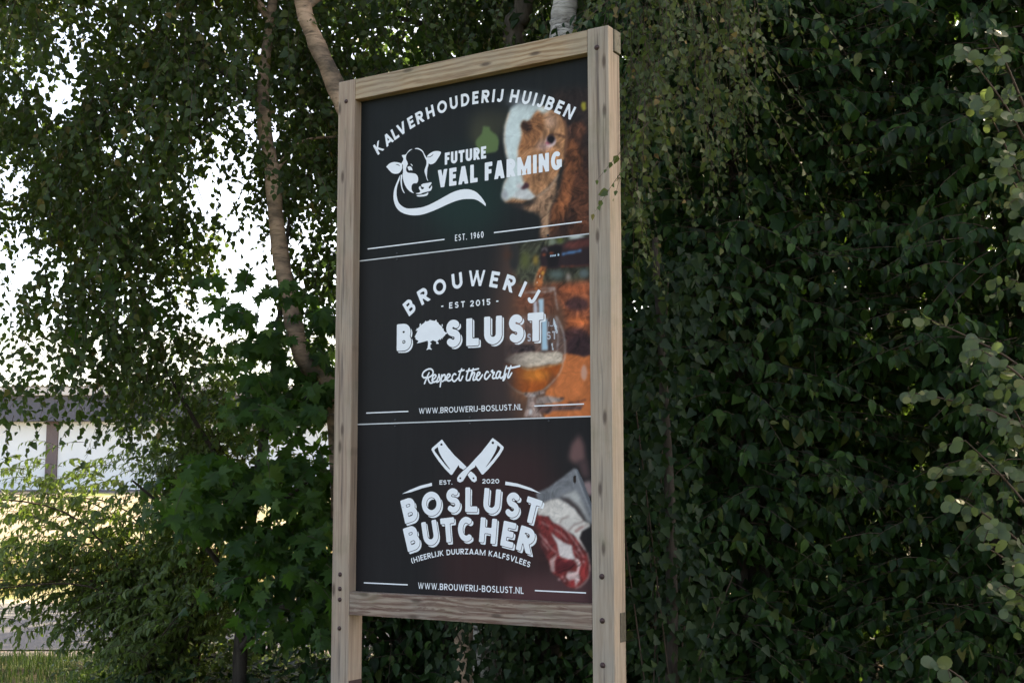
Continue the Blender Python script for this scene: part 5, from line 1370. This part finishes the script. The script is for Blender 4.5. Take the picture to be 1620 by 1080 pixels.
n = 150                                                 # fine sunlit sprays above the maple
B = np.stack([r.uniform(-2.25, -1.3, n), r.uniform(8.8, 9.6, n), r.uniform(1.55, 2.5, n)], 1)
sb.sprays('lance', B, np.stack([r.normal(-.3, .6, n), r.normal(-.5, .5, n), r.normal(.3, .3, n)], 1), r.uniform(.2, .4, n), 13, .058, droop=.4, hang=.5, side=.6, fwd=.5, up=(0, -.3, .8), jit=.35, r0=.0022, rng=r)

# --- alder sapling at the right edge, nearest to the viewer
al = Plant('alder_sapling', 'pale green alder sapling with round leaves at the right edge, nearest plant', 'sapling', (2.55, 5.75, 0.0), m_alder, m_twig)
al.part('trunk', trunk_mesh('trunk', [(2.55, 5.75, -.1), (2.5, 5.75, 1.2), (2.46, 5.72, 2.4), (2.42, 5.7, 3.6), (2.4, 5.7, 4.4)], [.035, .03, .024, .016, .006], 9, seed=71), m_grey)
r = np.random.default_rng(72)
br = [((1640, 690), (1425, 625), 5.5), ((1660, 620), (1470, 515), 5.55), ((1650, 640), (1540, 560), 5.4), ((1650, 850), (1510, 700), 5.45), ((1640, 900), (1500, 790), 5.5), ((1660, 960), (1530, 860), 5.4), ((1660, 1000), (1560, 920), 5.5), ((1650, 230), (1545, 95), 5.5), ((1650, 330), (1565, 175), 5.55), ((1670, 400), (1590, 270), 5.5), ((1640, 150), (1580, 60), 5.5), ((1560, 1120), (1450, 1035), 5.4), ((1640, 740), (1580, 640), 5.6), ((1660, 520), (1600, 450), 5.6), ((1660, 790), (1480, 740), 5.7)]
for k, (a, b, d) in enumerate(br):
    A, Bp = np.array(W(*a, d)), np.array(W(*b, d)); Bp[1] -= .12
    root = np.array([2.5, 5.74, max(.2, A[2] - .35)])
    q = smooth_path([tuple(root), tuple(A), tuple((A + Bp) / 2 + np.array([0, 0, .03])), tuple(Bp)], 5)
    al.part('branch', trunk_mesh('branch', q[::4] + [q[-1]], [.009, .0065, .004, .002], 6, 4, seed=73 + k), m_twig)
    q = np.array(q[4:]); m = 8
    i = np.linspace(0, len(q) - 1, m).astype(int)
    D = np.stack([r.normal(-.8, .4, m), r.normal(-.5, .4, m), r.normal(.2, .4, m)], 1)
    al.sprays('round', q[i], D, r.uniform(.08, .17, m), 5, .06, droop=.25, hang=.35, side=.8, fwd=.35, up=(0, -.9, .6), jit=.3, r0=.002, taper=.3, rng=r)

# --- ivy on the birch foot and beside the right post
def ivy(label, base, P, seed, size=.05):
    rng = np.random.default_rng(seed)
    p = Plant('ivy_plant', label, 'ivy', base, m_ivy, m_twig, 'ivy climbing beside the sign')
    D = rng.normal(0, .4, (len(P), 3)); D[:, 2] -= .9
    N = np.array([0, -1.0, .45]) + rng.normal(0, .35, (len(P), 3))
    p.add('ivy', P, D, N, size * rng.uniform(.6, 1.25, len(P)))
    q = rng.integers(0, len(P), 9)
    p.tw.append((np.stack([np.linspace(np.array([base[0] + rng.normal(0, .08), base[1], 0]), P[i], 5) for i in q]), np.full((9, 5), .004)))
    return p
r = np.random.default_rng(81)
n = 1500
z = r.uniform(.1, 2.6, n); P = np.stack([.75 + r.normal(0, .14, n) + .1 * np.sin(z * 3), 6.35 + r.normal(0, .12, n), z], 1)
sv = ivy('dark small leaved ivy right of the sign post', (.75, 6.4, 0), P, 82)
sv.part('stem', trunk_mesh('stem', [(.75, 6.42, -.1), (.78, 6.42, 1.2), (.72, 6.42, 2.7)], [.03, .028, .015], 8, seed=83), m_dark)
n = 1300
z = r.uniform(.05, 1.5, n); P = np.stack([-.12 + r.normal(0, .16, n), 7.2 + r.normal(0, .07, n), z], 1)
P = P[~((np.abs(P[:, 0] + .13) < .05) & (r.random(n) < .3))]
ivy('dark ivy around the birch foot below the sign', (-.1, 7.3, 0), P, 84)

# --- undergrowth, grass, fallen twigs
gc = Plant('undergrowth', None, None, (-.6, 8.6, 0.0), m_ivy, m_twig); gc.root['kind'] = 'stuff'
PLANTS.remove(gc); bpy.data.objects.remove(gc.root)
r = np.random.default_rng(91)
def ground_leaves(n, x0, x1, y0, y1, hmax, size, mat, kind, seed):
    rng = np.random.default_rng(seed)
    nc = n // 9
    C = np.stack([rng.uniform(x0, x1, nc), rng.uniform(y0, y1, nc)], 1)
    P = np.repeat(C, 9, 0) + rng.normal(0, .07, (nc * 9, 2))
    z = ground_z(P[:, 0], P[:, 1]) + hmax * rng.random(len(P)) ** 1.6 * np.repeat(rng.uniform(.3, 1, nc), 9)
    D = rng.normal(0, 1, (len(P), 3)); D[:, 2] *= .35
    N = np.array([0, -.3, 1.0]) + rng.normal(0, .4, (len(P), 3))
    o = link('undergrowth', leaves_mesh('undergrowth', kind, np.c_[P, z], D, N, size * rng.uniform(.6, 1.3, len(P))), mat)
    tag(o, 'low leafy undergrowth covering the ground beneath the trees', 'undergrowth', kind='stuff')
    return o
ground_leaves(9000, -2.6, 1.3, 7.2, 10.6, .42, .055, m_ivy, 'ivy', 92)
ground_leaves(3000, -3.2, -1.2, 9.0, 11.0, .42, .055, m_shrub, 'lance', 93)

def grass(n, x0, x1, y0, y1, h, mat, seed, label, dens=None):
    rng = np.random.default_rng(seed)
    P = np.stack([rng.uniform(x0, x1, n), rng.uniform(y0, y1, n)], 1)
    if dens is not None: P = P[rng.random(n) < dens(P)]
    n = len(P)
    a = rng.uniform(0, 6.28, n); hh = h * rng.uniform(.4, 1.2, n); w = rng.uniform(.0025, .005, n)
    lean = rng.uniform(.1, .9, n)
    base = np.c_[P, ground_z(P[:, 0], P[:, 1]) - .01]
    sd = np.stack([np.cos(a), np.sin(a), np.zeros(n)], 1); fw = np.stack([-np.sin(a), np.cos(a), np.zeros(n)], 1)
    up = np.array([0, 0, 1.0])
    m1 = base + up * (hh * .6)[:, None] + fw * (hh * lean * .25)[:, None]
    tp = base + up * (hh * (1 - .25 * lean))[:, None] + fw * (hh * lean * .75)[:, None]
    V = np.stack([base - sd * w[:, None], base + sd * w[:, None], m1 + sd * (w * .8)[:, None], m1 - sd * (w * .8)[:, None], tp], 1).reshape(-1, 3)
    F = np.array([(0, 1, 2), (0, 2, 3), (3, 2, 4)])
    F = (F[None] + (np.arange(n) * 5)[:, None, None]).reshape(-1, 3)
    o = link('grass', np_mesh('grass', V, F), mat)
    tag(o, label, 'grass', kind='stuff')
m_grass = leaf_mat('grass_blade', [(0, (.025, .05, .015)), (.7, (.045, .08, .022)), (1, (.13, .12, .05))], (.09, .16, .03), .3, .5, .2)
m_dry = leaf_mat('dry_grass_blade', [(0, (.10, .14, .04)), (.4, (.25, .21, .10)), (1, (.48, .38, .2))], (.3, .28, .1), .3, .6, .2)
grass(30000, -5.2, 2.2, 7.6, 11.4, .13, m_grass, 94, 'dark green grass below the trees and the sign', lambda P: .25 + .75 * (np.sin(P[:, 0] * 2.1 + P[:, 1]) * np.sin(P[:, 1] * 2.7 - P[:, 0]) > -.15))
grass(30000, -10.5, -1.0, 17.9, 24.0, .34, m_dry, 95, 'dry yellow and green grass on the field beyond the road', lambda P: .15 + .85 * (np.sin(P[:, 0] * .9) * np.sin(P[:, 1] * 1.1 + P[:, 0] * .5) > .1))

r = np.random.default_rng(96)
tw = [((-1.95, 8.9), .34, .5), ((-2.1, 8.6), .42, .2), ((-1.7, 8.3), .3, -.4), ((-2.3, 9.1), .36, .9), ((-1.5, 8.5), .4, -.7), ((-1.9, 8.2), .28, .1), ((-1.3, 8.2), .33, .4)]
spots = ['nearest the maple trunk', 'below the left shrub', 'in front of the maple', 'at the foot of the left shrub', 'beside the left sign post', 'in the grass at the bottom', 'under the large maple leaves']
m_fallen = bark('bleached_twig', (.30, .25, .20))
for k, ((x, y), L, a) in enumerate(tw):
    z = float(ground_z(np.array(x), np.array(y))) + .03
    q = [(0, 0, 0), (L * .5 * math.cos(a), L * .5 * math.sin(a) * .6, .03 + .06 * r.random()), (L * math.cos(a), L * math.sin(a) * .6, .02 + .12 * r.random())]
    o = link('fallen_twig', trunk_mesh('fallen_twig', q, [.007, .006, .003], 6, 4, seed=97 + k), m_fallen)
    o.location = (x, y, z)
    tag(o, 'pale dead twig lying on the ground ' + spots[k], 'twig', 'fallen twigs under the trees')

# ------------------------------------------------------------------ finish the plants: the leaves that show largest become parts, the rest one mass of foliage
al_all = []
for pi, p in enumerate(PLANTS):
    for si, (kind, P, D, N, S) in enumerate(p.sets):
        al_all.append((np.full(len(P), pi), np.full(len(P), si), np.arange(len(P)), P + unit(D) * (S * .5)[:, None], S))
AP, AS, AI = (np.concatenate([a[k] for a in al_all]) for k in range(3))
PT = np.concatenate([a[3] for a in al_all]); SZ = np.concatenate([a[4] for a in al_all])
pc, ps_ = math.cos(.1128), math.sin(.1128)
rel = PT - np.array([0, 0, CAM_Z])
dep = rel[:, 1] * pc + rel[:, 2] * ps_
u = 810 + 2049 * rel[:, 0] / dep; v = 540 - 2049 * (rel[:, 2] * pc - rel[:, 1] * ps_) / dep
app = SZ * 2049 / dep
ok = (dep > .5) & (u > 2) & (u < 1618) & (v > 2) & (v < 1078) & (app > 8)
ok &= ~((u > 525) & (u < 988) & (v > 1080 - 1040 + (940 - np.clip(u, 530, 940)) * .19) & (dep > 5.0) & ~((v > 985) & (u > 575) & (u < 935)))
cand = np.nonzero(ok)[0]
cell = (u[cand] // 9).astype(int) * 1000 + (v[cand] // 9).astype(int)
order = np.lexsort((dep[cand], cell))
first = np.ones(len(order), bool); first[1:] = cell[order][1:] != cell[order][:-1]
front = cand[order[first]]
front = front[np.argsort(-app[front])]
picked = {}
for i in front:
    L_ = picked.setdefault(int(AP[i]), [])
    if len(L_) < 290: L_.append((int(AS[i]), int(AI[i])))
n_tri = 0
for pi, p in enumerate(PLANTS):
    take = {}
    for si, k in picked.get(pi, []): take.setdefault(si, []).append(k)
    by_kind = {}
    for si, (kind, P, D, N, S) in enumerate(p.sets):
        rest = np.ones(len(P), bool)
        if si in take:
            idx = np.array(take[si]); rest[idx] = False
            x, y, z = leaf_frames(D[idx], N[idx])
            key = (kind, p.mat.name)
            if key not in LEAF_MESH:
                me = np_mesh('leaf', *TEMPL[kind], kind in ('ovate', 'round')); me.materials.append(p.mat); LEAF_MESH[key] = me
            for j, k in enumerate(idx):
                o = bpy.data.objects.new('leaf', LEAF_MESH[key]); COL.objects.link(o); o.parent = p.root
                s = S[k]; q = P[k] - p.base
                o.matrix_local = Matrix(((x[j, 0] * s, y[j, 0] * s, z[j, 0] * s, q[0]), (x[j, 1] * s, y[j, 1] * s, z[j, 1] * s, q[1]), (x[j, 2] * s, y[j, 2] * s, z[j, 2] * s, q[2]), (0, 0, 0, 1)))
        by_kind.setdefault(kind, []).append((P[rest], D[rest], N[rest], S[rest]))
    for kind, L_ in by_kind.items():
        P, D, N, S = (np.concatenate([q[k] for q in L_]) for k in range(4))
        o = p.part(p.fname, leaves_mesh(p.fname, kind, P, D, N, S), p.mat)
        o['kind'] = 'stuff'
        n_tri += len(P) * len(TEMPL[kind][1])
    if p.tw:
        for P, R in p.tw: pass
        k = p.tw[0][0].shape[1]
        o = p.part('twig_mass', tubes_mesh('twig_mass', np.concatenate([q[0] for q in p.tw]), np.concatenate([q[1] for q in p.tw]), 3), p.tm)
        o['kind'] = 'stuff'
print('leaf triangles', n_tri)
